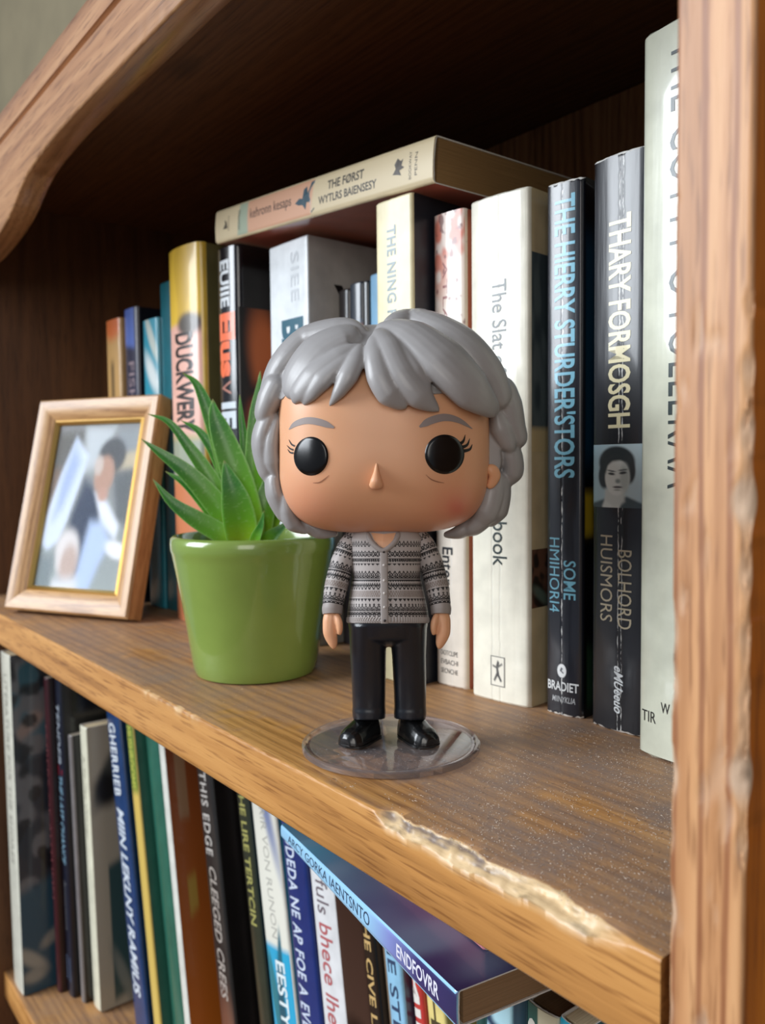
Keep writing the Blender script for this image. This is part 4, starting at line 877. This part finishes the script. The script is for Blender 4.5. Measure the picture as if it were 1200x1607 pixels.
tr = N(nt, 'ShaderNodeBsdfTransparent'); tr.inputs[0].default_value = (0.95, 0.94, 0.96, 1); gl = N(nt, 'ShaderNodeBsdfGlossy'); gl.inputs['Roughness'].default_value = 0.06
df = N(nt, 'ShaderNodeBsdfDiffuse'); df.inputs[0].default_value = (0.55, 0.53, 0.56, 1)
m0 = N(nt, 'ShaderNodeMixShader'); m0.inputs[0].default_value = 0.14; nt.links.new(tr.outputs[0], m0.inputs[1]); nt.links.new(df.outputs[0], m0.inputs[2])
fz = facing_gloss(nt, 0.05, 0.7); mx = N(nt, 'ShaderNodeMixShader')
nt.links.new(fz, mx.inputs[0]); nt.links.new(m0.outputs[0], mx.inputs[1]); nt.links.new(gl.outputs[0], mx.inputs[2]); nt.links.new(mx.outputs[0], nt.nodes['Material Output'].inputs[0])
RD = 0.0268
v, f = lathe([(0, 0), (RD - .0006, 0), (RD, .0005), (RD, PL - .0004), (RD - .0005, PL), (RD - .0012, PL), (RD - .0017, PL - .0005), (RD - .0024, PL - .0006), (RD - .0028, PL - .0004), (0, PL - .0004)], 128)
obj('disc', v, f, cm_, stand, sm=0.5)
v, f = lathe([(0.0012, PL - .0004), (0.0012, PL + 0.002)], 12)
for s in (-1, 1):
    o = obj('foot_peg', [(x + s * 0.0058, y, z) for x, y, z in v], f, cm_, stand)
    o.rotation_euler = (0, 0, TH)

SKINV = vcol_mat('vinyl_skin', 0.42, 0.0, sss=0.15)
SKIN = plain('vinyl_skin_plain', (220, 164, 124), 0.45, sss=0.15)
HAIR = plain('grey_vinyl', (156, 154, 154), 0.38, var=0.03, vs_=200, coat=0.05)
BLACK = plain('gloss_black', (8, 8, 9), 0.22)
BROW = plain('brow_grey', (140, 128, 124), 0.5); LINE = plain('fine_line_brown', (150, 100, 72), 0.5); LASH = plain('lash_black', (16, 14, 14), 0.4)
TROU = plain('black_trousers', (25, 29, 36), 0.32, var=0.05, vs_=300, coat=0.08)
SHOE = plain('black_shoe', (9, 10, 11), 0.25, coat=0.3)

# head: a rounded box
FC = (602.0, 690.0, 0.0); FA, FB, FCZ, FN, FM = 166.0, 146.0, 122.0, 3.7, 2.7
def face_w(x, y, grow=0.0):
    q = (abs((x - FC[0]) / (FA + grow)) ** FN + abs((y - FC[1]) / (FB + grow)) ** FN) ** (FM / FN)
    return (FCZ + grow) * max(0.0, 1 - q) ** (1 / FM)
def super_dirs(nu, nv):
    D = []
    for j in range(nv):
        th = PI * (j + 0.5) / nv
        for i in range(nu):
            ph = 2 * PI * i / nu; D.append((math.sin(th) * math.sin(ph), -math.cos(th), math.sin(th) * math.cos(ph)))   # x right, y down, w out
    return D
def super_r(d, a, b_, c, n, m_): return 1.0 / (((abs(d[0]) / a) ** n + (abs(d[1]) / b_) ** n) ** (m_ / n) + (abs(d[2]) / c) ** m_) ** (1 / m_)
def remeshed(name, parts, vox, mat, parent, smooth_it=6, fac=0.5):
    V = []; F = []
    for v_, f_ in parts:
        o_ = len(V); V += list(v_); F += [tuple(i + o_ for i in q) for q in f_]
    o = obj(name, V, F, mat, parent)
    md = o.modifiers.new('r', 'REMESH'); md.mode = 'VOXEL'; md.voxel_size = vox
    ms = o.modifiers.new('s', 'SMOOTH'); ms.iterations = smooth_it; ms.factor = fac
    dg = bpy.context.evaluated_depsgraph_get(); me = bpy.data.meshes.new_from_object(o.evaluated_get(dg))
    o.modifiers.clear(); old = o.data; o.data = me; me.name = name; bpy.data.meshes.remove(old)
    for p in me.polygons: p.use_smooth = True
    return o
nu, nv = 200, 140
V = []; C = []
base = np.array(lin((222, 166, 126))); blush = np.array(lin((206, 92, 80))); warm = np.array(lin((214, 132, 104)))
for d in super_dirs(nu, nv):
    r = super_r(d, FA, FB, FCZ, FN, FM); p = (FC[0] + d[0] * r, FC[1] + d[1] * r, FC[2] + d[2] * r)
    V.append(Lc(*p))
    c = base.copy()
    if p[2] > 20:
        for cx, cy, r1, am, cl in ((716, 797, 15, .50, blush), (716, 800, 46, .38, blush), (478, 800, 58, .42, warm), (600, 840, 150, .22, warm)):
            q = math.hypot(p[0] - cx, (p[1] - cy) * (1.0 if r1 < 100 else 3)) / r1
            k_ = am * math.exp(-q * q * 1.2); c = c * (1 - k_) + cl * k_
    C.append(c)
F = grid_faces(nu, nv, close_u=True); F.append(tuple(range(nu))); F.append(tuple(range((nv - 1) * nu, nv * nu))[::-1])
head = obj('head', V, F, SKINV, fig, sm=3); vcol(head.data, np.array(C))

def sweep(path, wid, thick, n=26, m_=14, normal=None, surf=None, close=True, spread=0.0, power=1.0):
    """tapered closed lock: path (x, y, lift) in image pixels, seated on surf(x, y)"""
    P = catmull(path, n); W = np.interp(np.linspace(0, 1, n), np.linspace(0, 1, len(wid)), wid); T = np.interp(np.linspace(0, 1, n), np.linspace(0, 1, len(thick)), thick)
    if close:
        ts_ = np.linspace(0, 1, n); e_ = np.minimum(1, np.sqrt(np.clip(1 - ((0.14 - ts_) / 0.14).clip(0) ** 2, 0.02, 1))) * np.sqrt(np.clip(1 - ((ts_ - 0.93) / 0.07).clip(0) ** 2, 0.02, 1)); W = W * e_; T = T * e_
    c3 = np.array([(p[0], p[1], (surf(p[0], p[1]) if surf else 0) + p[2]) for p in P]); V = []
    for i in range(n):
        tg = c3[min(i + 1, n - 1)] - c3[max(i - 1, 0)]; tg = tg / (np.linalg.norm(tg) + 1e-9)
        if normal is not None: nr = np.array(normal, float)
        else:
            x, y, _ = c3[i]; e = 3.0
            nr = np.array((surf(x - e, y) - surf(x + e, y), surf(x, y - e) - surf(x, y + e), 2 * e)); 
        nr = nr - tg * (nr @ tg); nr /= np.linalg.norm(nr) + 1e-9
        sd = np.cross(tg, nr)
        for k in range(m_):
            a = 2 * PI * k / m_
            V.append(Lc(*(c3[i] + sd * W[i] / 2 * math.copysign(abs(math.cos(a)) ** power, math.cos(a)) + nr * T[i] / 2 * math.copysign(abs(math.sin(a)) ** power, math.sin(a)))))
    F = grid_faces(m_, n, close_u=True); F.append(tuple(range(m_))[::-1]); F.append(tuple(range((n - 1) * m_, n * m_)))
    return V, F
def decal(name, pts, wid, mat, lift=0.7, n=24, parent=None):
    """painted stroke lying on the face"""
    P = catmull(pts, n); W = np.interp(np.linspace(0, 1, n), np.linspace(0, 1, len(wid)), wid); V = []
    for i in range(n):
        tg = P[min(i + 1, n - 1)] - P[max(i - 1, 0)]; tg /= np.linalg.norm(tg) + 1e-9; sd = np.array((-tg[1], tg[0]))
        for s in (-1, -0.33, 0.33, 1):
            q = P[i] + sd * W[i] / 2 * s; V.append(Lc(q[0], q[1], face_w(q[0], q[1]) + lift))
    return obj(name, V, grid_faces(4, n), mat, parent or fig, fixn=False)
def eye(cx, cy, rx, ry):
    V = []; F = []; nr, na = 10, 48
    V.append(Lc(cx, cy, face_w(cx, cy) + 4.8))
    for j in range(1, nr + 1):
        t = j / nr
        for i in range(na):
            a = 2 * PI * i / na; x = cx + rx * t * math.cos(a); y = cy + ry * t * math.sin(a)
            V.append(Lc(x, y, face_w(x, y) + 4.0 * math.sqrt(max(0, 1 - t * t)) - (1.0 if j == nr else -0.8)))
    for i in range(na): F.append((0, 1 + i, 1 + (i + 1) % na))
    F += grid_faces(na, nr, close_u=True, base=1)
    return obj('eye', V, F, BLACK, fig, sm=3)
e1 = eye(488, 716, 28, 31.5); e2 = eye(697.5, 713, 32, 32)
decal('eyebrow', [(453, 674), (464, 665), (482, 660), (503, 663), (524, 671)], [1, 6, 9, 10, 11, 11, 10, 3], BROW)
decal('eyebrow', [(658, 670), (676, 660), (698, 655), (720, 660), (741, 673)], [3, 11, 12, 12, 11, 9, 6, 1], BROW)
for pts in ([(462, 700), (457, 697), (453, 690)], [(460, 706), (455, 704), (450, 699)], [(460, 711), (455, 710), (451, 705)]): decal('eyelash', pts, [3.0, 2.2, 0.6], LASH, 1.2, 8)
for pts in ([(721, 697), (727, 692), (730, 682)], [(725, 702), (733, 698), (737, 688)], [(727, 708), (737, 705), (741, 697)]): decal('eyelash', pts, [5.5, 4.0, 0.6], LASH, 1.2, 8)
decal('under_eye_line', [(491, 758), (501, 757), (509, 752), (516, 746)], [0.6, 1.8, 1.6, 0.5], LINE)
decal('under_eye_line', [(668, 745), (676, 752), (686, 756), (697, 758)], [0.5, 1.7, 1.7, 0.5], LINE)
# nose: small wedge
nv_, nf_ = sweep([(591, 724, -3), (590.5, 740, 4), (590, 754, 10), (590, 761, 9), (590, 765, 1)], [3, 9, 19, 23, 16], [5, 10, 18, 18, 6], surf=face_w, n=22)
remeshed('nose', [(nv_, nf_)], 0.00022, SKIN, fig, 3)
# ear on the viewer's right
ear = remeshed('ear', [sweep([(762, 734, 26), (772, 738, 26), (776, 747, 24), (770, 760, 22), (763, 764, 22)], [14, 20, 20, 15, 8], [14, 16, 16, 14, 8], normal=(0.3, 0, 1), n=18)], 0.0003, SKIN, fig, 4)

# hair: cap, side waves and locks fused into one skin
HC = (606.0, 672.0, -22.0); HA, HB, HCZ = 184.0, 163.0, 146.0
def hair_w(x, y):
    q = (abs((x - HC[0]) / (HA + 6)) ** 2.5 + abs((y - HC[1]) / (HB + 4)) ** 2.5)
    return HC[2] + HCZ * max(0.0, 1 - q) ** (1 / 2.5)
hx = [400, 436, 458, 500, 530, 560, 572, 588, 620, 650, 690, 740, 775, 830]; hy = [640, 640, 622, 616, 606, 582, 566, 590, 622, 628, 628, 640, 650, 660]
nu, nv = 160, 110; V = []
for d in super_dirs(nu, nv):
    r = super_r(d, HA, HB, HCZ, 2.5, 2.5); p = [HC[0] + d[0] * r, HC[1] + d[1] * r, HC[2] + d[2] * r]
    if p[2] > 0 and p[1] > np.interp(p[0], hx, hy) - 8:
        lim = 16.0
        if p[2] > lim: p[2] = lim + (p[2] - lim) * 0.05
    wv = 3.0 * math.sin(p[1] * 0.075 + p[0] * 0.02) * (1 if p[1] > 600 else 0.2)      # back waves
    rr = 1 + wv / 160
    V.append(Lc(HC[0] + (p[0] - HC[0]) * rr, p[1], p[2]))
F = grid_faces(nu, nv, close_u=True); F.append(tuple(range(nu))); F.append(tuple(range((nv - 1) * nu, nv * nu))[::-1])
parts = [(V, F)]
hs = lambda x, y: hair_w(x, y)
front = [  # path, widths, thicknesses
    # viewer's left of the parting
    ([(568, 530, -8), (538, 531, -2), (498, 552, 0), (466, 592, -2), (452, 626, -6)], [30, 66, 74, 62, 26], [24, 34, 36, 30, 14]),
    ([(576, 522, -10), (535, 518, -14), (480, 534, -14), (440, 575, -12), (420, 625, -8), (414, 655, -6)], [24, 50, 60, 58, 44, 16], [24, 40, 44, 40, 30, 14]),
    ([(570, 540, 2), (532, 560, 6), (490, 592, 6), (468, 618, 2), (460, 634, -4)], [14, 36, 46, 34, 7], [10, 24, 26, 20, 5]),
    ([(572, 546, 2), (540, 566, 6), (505, 596, 7), (486, 620, 3), (476, 637, -3)], [10, 28, 36, 26, 5], [10, 22, 26, 18, 5]),
    ([(567, 540, 3), (558, 566, 8), (545, 592, 8), (531, 616, 4), (516, 639, -3)], [16, 32, 33, 22, 4], [14, 26, 26, 18, 5]),
    # viewer's right
    ([(590, 524, 2), (590, 558, 12), (597, 590, 13), (613, 618, 10), (638, 641, 3)], [26, 38, 46, 46, 14], [20, 32, 34, 30, 10]),
    ([(592, 518, 2), (610, 548, 13), (630, 586, 13), (660, 622, 9), (690, 646, 0)], [30, 48, 52, 46, 7], [22, 36, 38, 30, 6]),
    ([(592, 512, -6), (644, 528, 8), (694, 566, 14), (740, 612, 14), (780, 648, 6)], [34, 72, 84, 74, 26], [26, 46, 52, 46, 20]),
    ([(600, 508, -14), (660, 508, -12), (724, 538, -10), (768, 586, -8), (790, 636, -6)], [36, 60, 66, 60, 40], [30, 48, 52, 46, 34]),
    ([(625, 514, 10), (672, 536, 18), (716, 576, 20), (752, 612, 14)], [6, 26, 28, 8], [8, 20, 20, 6]),
    ([(596, 520, 8), (622, 540, 16), (652, 580, 18), (676, 616, 10)], [6, 22, 26, 10], [8, 20, 20, 8]),
]
for pth, wd, tk in front: parts.append(sweep(pth, wd, tk, surf=hs, n=44, m_=18))
sides = [  # hair hanging at the sides; given with an absolute depth
    ([(440, 590, 20), (424, 625, 22), (414, 652, 18), (420, 672, 10)], [40, 42, 30, 10], [50, 50, 40, 14]),
    ([(430, 640, 10), (415, 672, 12), (411, 700, 10), (420, 740, 6), (440, 770, 0)], [26, 34, 34, 30, 12], [50, 56, 54, 40, 14]),
    ([(436, 650, 26), (426, 690, 30), (427, 725, 28), (437, 755, 20)], [14, 24, 24, 6], [18, 24, 22, 8]),
    ([(428, 740, 4), (432, 775, 6), (448, 806, 0), (470, 832, -10)], [26, 32, 30, 10], [50, 56, 46, 16]),
    ([(446, 770, 14), (450, 800, 14), (460, 822, 8), (484, 836, 0)], [22, 26, 26, 8], [36, 40, 36, 12]),
    ([(470, 815, -10), (500, 834, -8), (530, 838, -20)], [24, 24, 8], [40, 36, 14]),
    ([(780, 590, 0), (796, 636, 0), (806, 668, -4), (814, 690, -8), (800, 704, -12)], [44, 48, 38, 26, 10], [60, 64, 56, 40, 16]),
    ([(776, 640, 16), (786, 672, 14), (797, 696, 8), (804, 712, 0)], [26, 38, 30, 8], [34, 44, 36, 12]),
    ([(790, 690, -16), (802, 715, -14), (804, 742, -18), (790, 764, -24)], [30, 36, 34, 10], [50, 54, 48, 16]),
    ([(786, 740, -20), (784, 775, -16), (778, 802, -16), (766, 826, -22)], [30, 36, 38, 12], [50, 56, 54, 20]),
    ([(770, 790, -10), (758, 812, -8), (742, 828, -12), (720, 838, -22)], [30, 34, 28, 8], [44, 46, 40, 14]),
    ([(778, 738, -12), (772, 775, -2), (762, 805, 0), (740, 828, -6)], [36, 44, 42, 12], [40, 50, 46, 16]),
    ([(744, 815, -20), (722, 834, -18), (696, 840, -28)], [24, 24, 8], [40, 36, 14]),
]
for pth, wd, tk in sides: parts.append(sweep(pth, wd, tk, normal=(0, 0, 1), n=36, m_=18))
hair = remeshed('hair', parts, 0.00034, HAIR, fig, 7, 0.5)

# neck
parts = [sweep([(604, 800, 0), (604, 840, 2), (604, 868, 4)], [54, 50, 56], [50, 48, 56], normal=(0, 0, 1), n=10)]
neck = remeshed('neck', parts, 0.0004, SKIN, fig, 4)

# cardigan ------------------------------------------------------------
MOTIF = {
 'diamond': ["...##...", "..####..", ".##..##.", "##.##.##", ".##..##.", "..####.."],
 'flower': ["...##...", "..####..", "##.##.##", ".##..##.", "###..###", "##.##.##", "..####.."],
 'band': ["########", "##.###.#", "########", "##..##.."],
 'tri': ["#######.", ".#####..", "..###...", "...#...."],
 'big': ["...##...", "..####..", ".##..##.", "##.##.##", "#..##..#", "##.##.##", ".######.", "##.##.##", "########"],
 'line': ["########", "########", "##..##.."],
 'wave': [".##..##.", "########", "##.##.##", ".##..##.", "..####.."],
 'dots': ["##..##..", "##..##..", "..##..##", "..##..##", "##..##..", "##..##.."],
 'tree': ["...##...", "..####..", "...##...", "..####..", ".##..##.", "##.##.##", "##....##", ".######.", "##.##.##", "########"],
 'scallop': ["##.##.##", ".######.", "########", ".##..##.", "..####.."]}
BANDS = [(849, 858, 'diamond'), (864, 874, 'flower'), (876.5, 882, 'band'), (884, 888, 'tri'), (896, 908, 'big'), (909.5, 913, 'line'), (915, 925, 'wave'), (927, 937, 'dots'), (939, 944, 'tri'), (947, 959, 'tree'), (960, 968, 'scallop')]
KN_D = np.array(lin((24, 19, 21))); KN_L = np.array(lin((172, 165, 162))); KN_B = np.array(lin((126, 112, 104)))
def knit(u, y, shift=0.0):
    """u: length across in image pixels, y: image row"""
    for a, b_, k in BANDS:
        if a <= y < b_:
            m_ = MOTIF[k]; r = m_[min(len(m_) - 1, int((y - a) / (b_ - a) * len(m_)))]
            on = r[int(((u + shift) / 1.0) % 8)] == '#'
            if k == 'dots': return KN_B if on else KN_L * 0.8
            return KN_D if on else KN_L
    return KN_L
rows = np.array([(826, 606, 40, 30), (836, 606, 52, 36), (846, 606, 57.5, 40), (870, 606, 56.5, 45), (892, 606, 54, 46), (908, 606.5, 53.5, 46), (930, 607, 58, 49), (955, 608, 62.5, 52), (974, 608.5, 64.5, 53), (978, 608.5, 63.5, 52)], float)
ys = np.linspace(826, 978, 250); nT = 560; V = []; C = []
for y in ys:
    cx, hw, hd = (np.interp(y, rows[:, 0], rows[:, k]) for k in (1, 2, 3))
    for i in range(nT):
        a = 2 * PI * i / nT; s, c = math.sin(a), math.cos(a)
        x = cx + hw * math.copysign(abs(s) ** 0.86, s); w_ = hd * math.copysign(abs(c) ** 0.86, c)
        rib = 0.0
        if y > 968.5: rib = 0.9 * (1 if (a * hw * 1.15 % 5.0) < 2.8 else -0.6) * (1 if y < 977 else 0)
        V.append(Lc(x + s * rib, y, w_ + c * rib))
        arc = (a if a < PI else a - 2 * PI) * hw * 1.12
        C.append(knit(arc + 400, y) if y < 968.5 else KN_L * (1.0 if rib > 0 else 0.82))
F = grid_faces(nT, len(ys), close_u=True); F.append(tuple(range(nT))); F.append(tuple(range((len(ys) - 1) * nT, len(ys) * nT))[::-1])
KNIT = vcol_mat('patterned_knit', 0.55, spec=0.4)
TRIM = plain('plain_knit_trim', (150, 142, 138), 0.55)
tor = obj('cardigan', V, F, KNIT, fig, sm=3); vcol(tor.data, np.array(C))
def body_w(x, y):
    cx, hw, hd = (np.interp(y, rows[:, 0], rows[:, k]) for k in (1, 2, 3))
    q = min(1.0, abs(x - cx) / hw) ** (1 / 0.86)
    return hd * max(0.0, 1 - q * q) ** 0.43
# skin in the open neck, collar band, button band
nk = [(582, 836), (587, 848), (594, 856), (601, 860), (609, 857), (616, 849), (621, 836)]
V = [Lc(x, y, body_w(x, y) + 0.6) for x, y in nk] + [Lc(602, 838, body_w(602, 838) + 1.5), Lc(601, 850, body_w(601, 850) + 1.5)]
obj('neck_opening', V, [(0, 1, 8, 7), (1, 2, 8), (2, 3, 8), (3, 4, 8), (4, 5, 8), (5, 6, 7, 8)], SKIN, fig, fixn=False)
remeshed('collar_band', [sweep([(576, 834, 0.5), (581, 848, 1), (590, 858, 1.4), (601, 864, 1.6), (612, 858, 1.4), (621, 848, 1), (626, 834, 0.5)], [9, 9, 9, 9, 9], [7, 7, 7, 7, 7], surf=body_w, n=40, m_=10)], 0.00025, TRIM, fig, 3)
pb = sweep([(602, 862, 0.6), (602.5, 900, 0.8), (603, 940, 0.8), (603.5, 978, 0.6)], [12, 12, 12, 12], [5, 5, 5, 5], surf=body_w, n=40, m_=12, power=0.5, close=False)
obj('button_band', *pb, TRIM, fig, sm=1.2)
for k, (y, dk) in enumerate([(866, 1), (887, 0), (911, 0), (931, 0), (953, 0), (974, 1)]):
    bx = 602 + (y - 862) * 0.013
    bm = bmesh.new(); bmesh.ops.create_uvsphere(bm, u_segments=16, v_segments=10, radius=2.0 * K)
    for v in bm.verts: v.co.y *= 0.6; v.co += Vector(Lc(bx, y, body_w(bx, y) + 3.6))
    me = bpy.data.meshes.new('button'); bm.to_mesh(me); bm.free(); smooth(me, 3)
    link_mesh('button', me, plain('button_dark', (34, 28, 28), 0.4) if dk else plain('button_pearl', (200, 194, 190), 0.3), fig)
# sleeves
def sleeve(sgn):
    cx = 606.5
    path = [(cx - sgn * 50, 838, -2), (cx - sgn * 59, 856, 0), (cx - sgn * 70, 885, 3), (cx - sgn * 79, 920, 8), (cx - sgn * 84, 948, 13), (cx - sgn * 84.5, 953, 14)]
    n = 150; P = catmull(path, n); W = np.interp(P[:, 1], [838, 856, 885, 920, 948, 953], [24, 34, 37, 37, 33, 31]); V = []; C = []; m_ = 150
    for i in range(n):
        tg = P[min(i + 1, n - 1)] - P[max(i - 1, 0)]; tg /= np.linalg.norm(tg); nr = np.array((0, 0, 1.0)); nr -= tg * (nr @ tg); nr /= np.linalg.norm(nr); sd = np.cross(tg, nr)
        for k in range(m_):
            a = 2 * PI * k / m_; q = P[i] + sd * W[i] / 2 * math.cos(a) + nr * W[i] * 0.56 * math.sin(a)
            V.append(Lc(*q)); C.append(knit(a * 18 + 80, 846 + (P[i][1] - 838) * 1.06))
    F = grid_faces(m_, n, close_u=True); F.append(tuple(range(m_))[::-1]); F.append(tuple(range((n - 1) * m_, n * m_)))
    o = obj('sleeve', V, F, KNIT, fig, sm=3); vcol(o.data, np.array(C))
    cf = sweep([(cx - sgn * 84, 949, 13.5), (cx - sgn * 85, 956, 14.5), (cx - sgn * 85, 964, 15.5)], [32, 33, 31], [36, 37, 35], normal=(0, 0, 1), n=12, m_=28, close=False)
    obj('cuff', *cf, TRIM, fig, sm=1.0)
    hd = [sweep([(cx - sgn * 85, 958, 14), (cx - sgn * 87, 976, 18), (cx - sgn * 88, 994, 22), (cx - sgn * 84, 1010, 24), (cx - sgn * 82, 1019, 24)], [25, 28, 24, 15, 5], [22, 22, 18, 13, 6], normal=(0.25 * sgn, 0, 1), n=26),
          sweep([(cx - sgn * 80, 962, 20), (cx - sgn * 75, 976, 27), (cx - sgn * 73.5, 988, 29), (cx - sgn * 74.5, 997, 28)], [10, 12, 10, 6], [12, 12, 10, 6], normal=(0, 0, 1), n=18)]
    remeshed('hand', hd, 0.00024, SKIN, fig, 3)
sleeve(1); sleeve(-1)
# trousers
tp = [sweep([(608.5, 966, 0), (608.5, 980, 0), (608.5, 996, -2), (608.5, 1012, -6)], [122, 125, 118, 40], [100, 100, 90, 30], normal=(0, 0, 1), n=20, m_=40, power=0.8, close=False)]
for cxs, wds in (([577, 577.5, 578.5, 578.8, 578.8, 579], [60, 56, 53, 51.5, 53, 51]), ([640, 641.5, 643, 643.4, 643.4, 643], [60, 53, 51, 50, 51.5, 50])):
    tp.append(sweep([(cxs[0], 978, 0), (cxs[1], 1030, -6), (cxs[2], 1080, -14), (cxs[3], 1108, -18), (cxs[4], 1116, -19), (cxs[5], 1128, -20)], wds, [92, 66, 58, 56, 60, 60], normal=(0, 0, 1), n=34, m_=32, power=0.85, close=False))
remeshed('trousers', tp, 0.00035, TROU, fig, 8)
# shoes, turned out
def shoe(px_, ang, flip):
    a0 = Vector(Lc(px_, 1150, -24)); cx, cy = a0.x, a0.y
    f = Vector((math.sin(ang), -math.cos(ang), 0)); r = Vector((math.cos(ang), math.sin(ang), 0))
    rowsS = [(-21, 10, 30), (-17, 17, 38), (-6, 20.5, 42), (8, 21, 42), (20, 22.5, 35), (33, 24, 29), (46, 23.5, 24.5), (56, 18.5, 19), (61.5, 10, 12)]
    S_ = np.linspace(-21, 61.5, 40); V = []
    m_ = 24
    for s in S_:
        hw = np.interp(s, [q[0] for q in rowsS], [q[1] for q in rowsS]); hh = np.interp(s, [q[0] for q in rowsS], [q[2] for q in rowsS])
        for k in range(m_):
            a = 2 * PI * k / m_; q = Vector((cx, cy, PL + 3.2 * K)) + f * (s * K) + r * (hw * K * math.copysign(abs(math.cos(a)) ** 0.8, math.cos(a)))
            q.z += hh * K * max(0, math.sin(a)) - 1.0 * K * max(0, -math.sin(a)); V.append(q)
    F = grid_faces(m_, len(S_), close_u=True); F.append(tuple(range(m_))[::-1]); F.append(tuple(range((len(S_) - 1) * m_, len(S_) * m_)))
    up = remeshed('shoe', [(V, F)], 0.00026, SHOE, fig, 3)
    ol = []
    for k in range(40):
        a = 2 * PI * k / 40; s = 20 + 42 * math.sin(a); hw = np.interp(s, [q[0] for q in rowsS], [q[1] for q in rowsS]) + 1.2
        ol.append((s, hw * math.copysign(min(1, abs(math.cos(a)) * 1.6), math.cos(a))))
    V = []
    for z in (PL, PL + 3.6 * K):
        for s, x in ol:
            q = Vector((cx, cy, z)) + f * (s * K) + r * (x * K); V.append(q)
    F = [(i, (i + 1) % 40, 40 + (i + 1) % 40, 40 + i) for i in range(40)] + [tuple(range(40))[::-1], tuple(range(40, 80))]
    obj('shoe_sole', V, F, plain('shoe_sole_rubber', (14, 14, 15), 0.4), up, sm=0.8)
shoe(578, -R_(36), 1); shoe(645, R_(30), -1)

# ------------------------------------------------------------------ dust
def specks(name, n, gen, smin, smax, color, label):
    V = []; F = []
    for _ in range(n):
        p = gen()
        if p is None: continue
        s = random.uniform(smin, smax); a = random.uniform(0, PI); el = random.choice((1, 1, 1, 1.2, 1.4, 3.0)); q = len(V)
        ca, sa = math.cos(a), math.sin(a); lx, ly = s * el, s * (1 if el < 2 else 0.35)
        for dx, dy, dz in ((-1, 0, 0), (0, -1, 0), (1, 0, 0), (0, 1, 0), (0, 0, 0.8), ):
            V.append((p[0] + ca * dx * lx - sa * dy * ly, p[1] + sa * dx * lx + ca * dy * ly, p[2] + dz * s))
        F += [(q, q + 1, q + 4), (q + 1, q + 2, q + 4), (q + 2, q + 3, q + 4), (q + 3, q, q + 4), (q, q + 3, q + 2, q + 1)]
    o = obj(name, V, F, plain(name + '_fluff', color, 0.9, var=0.15, vs_=1500)); tag(o, label, 'dust', kind='stuff'); return o
def g_shelf():
    for _ in range(50):
        x = random.uniform(-0.19, -0.079); y = random.uniform(0.124, 0.212)
        if math.hypot(x - FIG[0], y - FIG[1]) < RD + .001: continue
        if n1(x * 60, y * 60, 5) + 0.7 * float(sstep(-0.17, -0.13, x)) > random.uniform(-0.1, 0.9): return (x, y, 0.00002)
def g_wide():
    x = random.uniform(-0.44, -0.08); y = random.uniform(0.125, 0.205)
    if math.hypot(x - FIG[0], y - FIG[1]) < RD + .001 or math.hypot(x - POT[0], y - POT[1]) < 0.028: return None
    if x < -0.40: return None
    return (x, y, 0.00002)
specks('shelf_dust', 4200, g_shelf, 0.00006, 0.00020, (190, 174, 158), 'pale dust and lint scattered over the right end of the shelf board')
specks('shelf_grit', 500, g_wide, 0.00007, 0.00018, (196, 170, 132), 'sparse crumbs and grit sprinkled along the whole shelf board')
def g_disc():
    a = random.uniform(0, 2 * PI); r = (RD - 0.003) * math.sqrt(random.random())
    q = (FIG[0] + r * math.cos(a), FIG[1] + r * math.sin(a), PL - 0.00038)
    return q if (q[0] - FIG[0]) * 0.78 - (q[1] - FIG[1]) * 0.62 > 0.003 else None
specks('disc_dust', 1000, g_disc, 0.00004, 0.00010, (206, 196, 188), 'fine dust on the clear disc in front of the figurine')
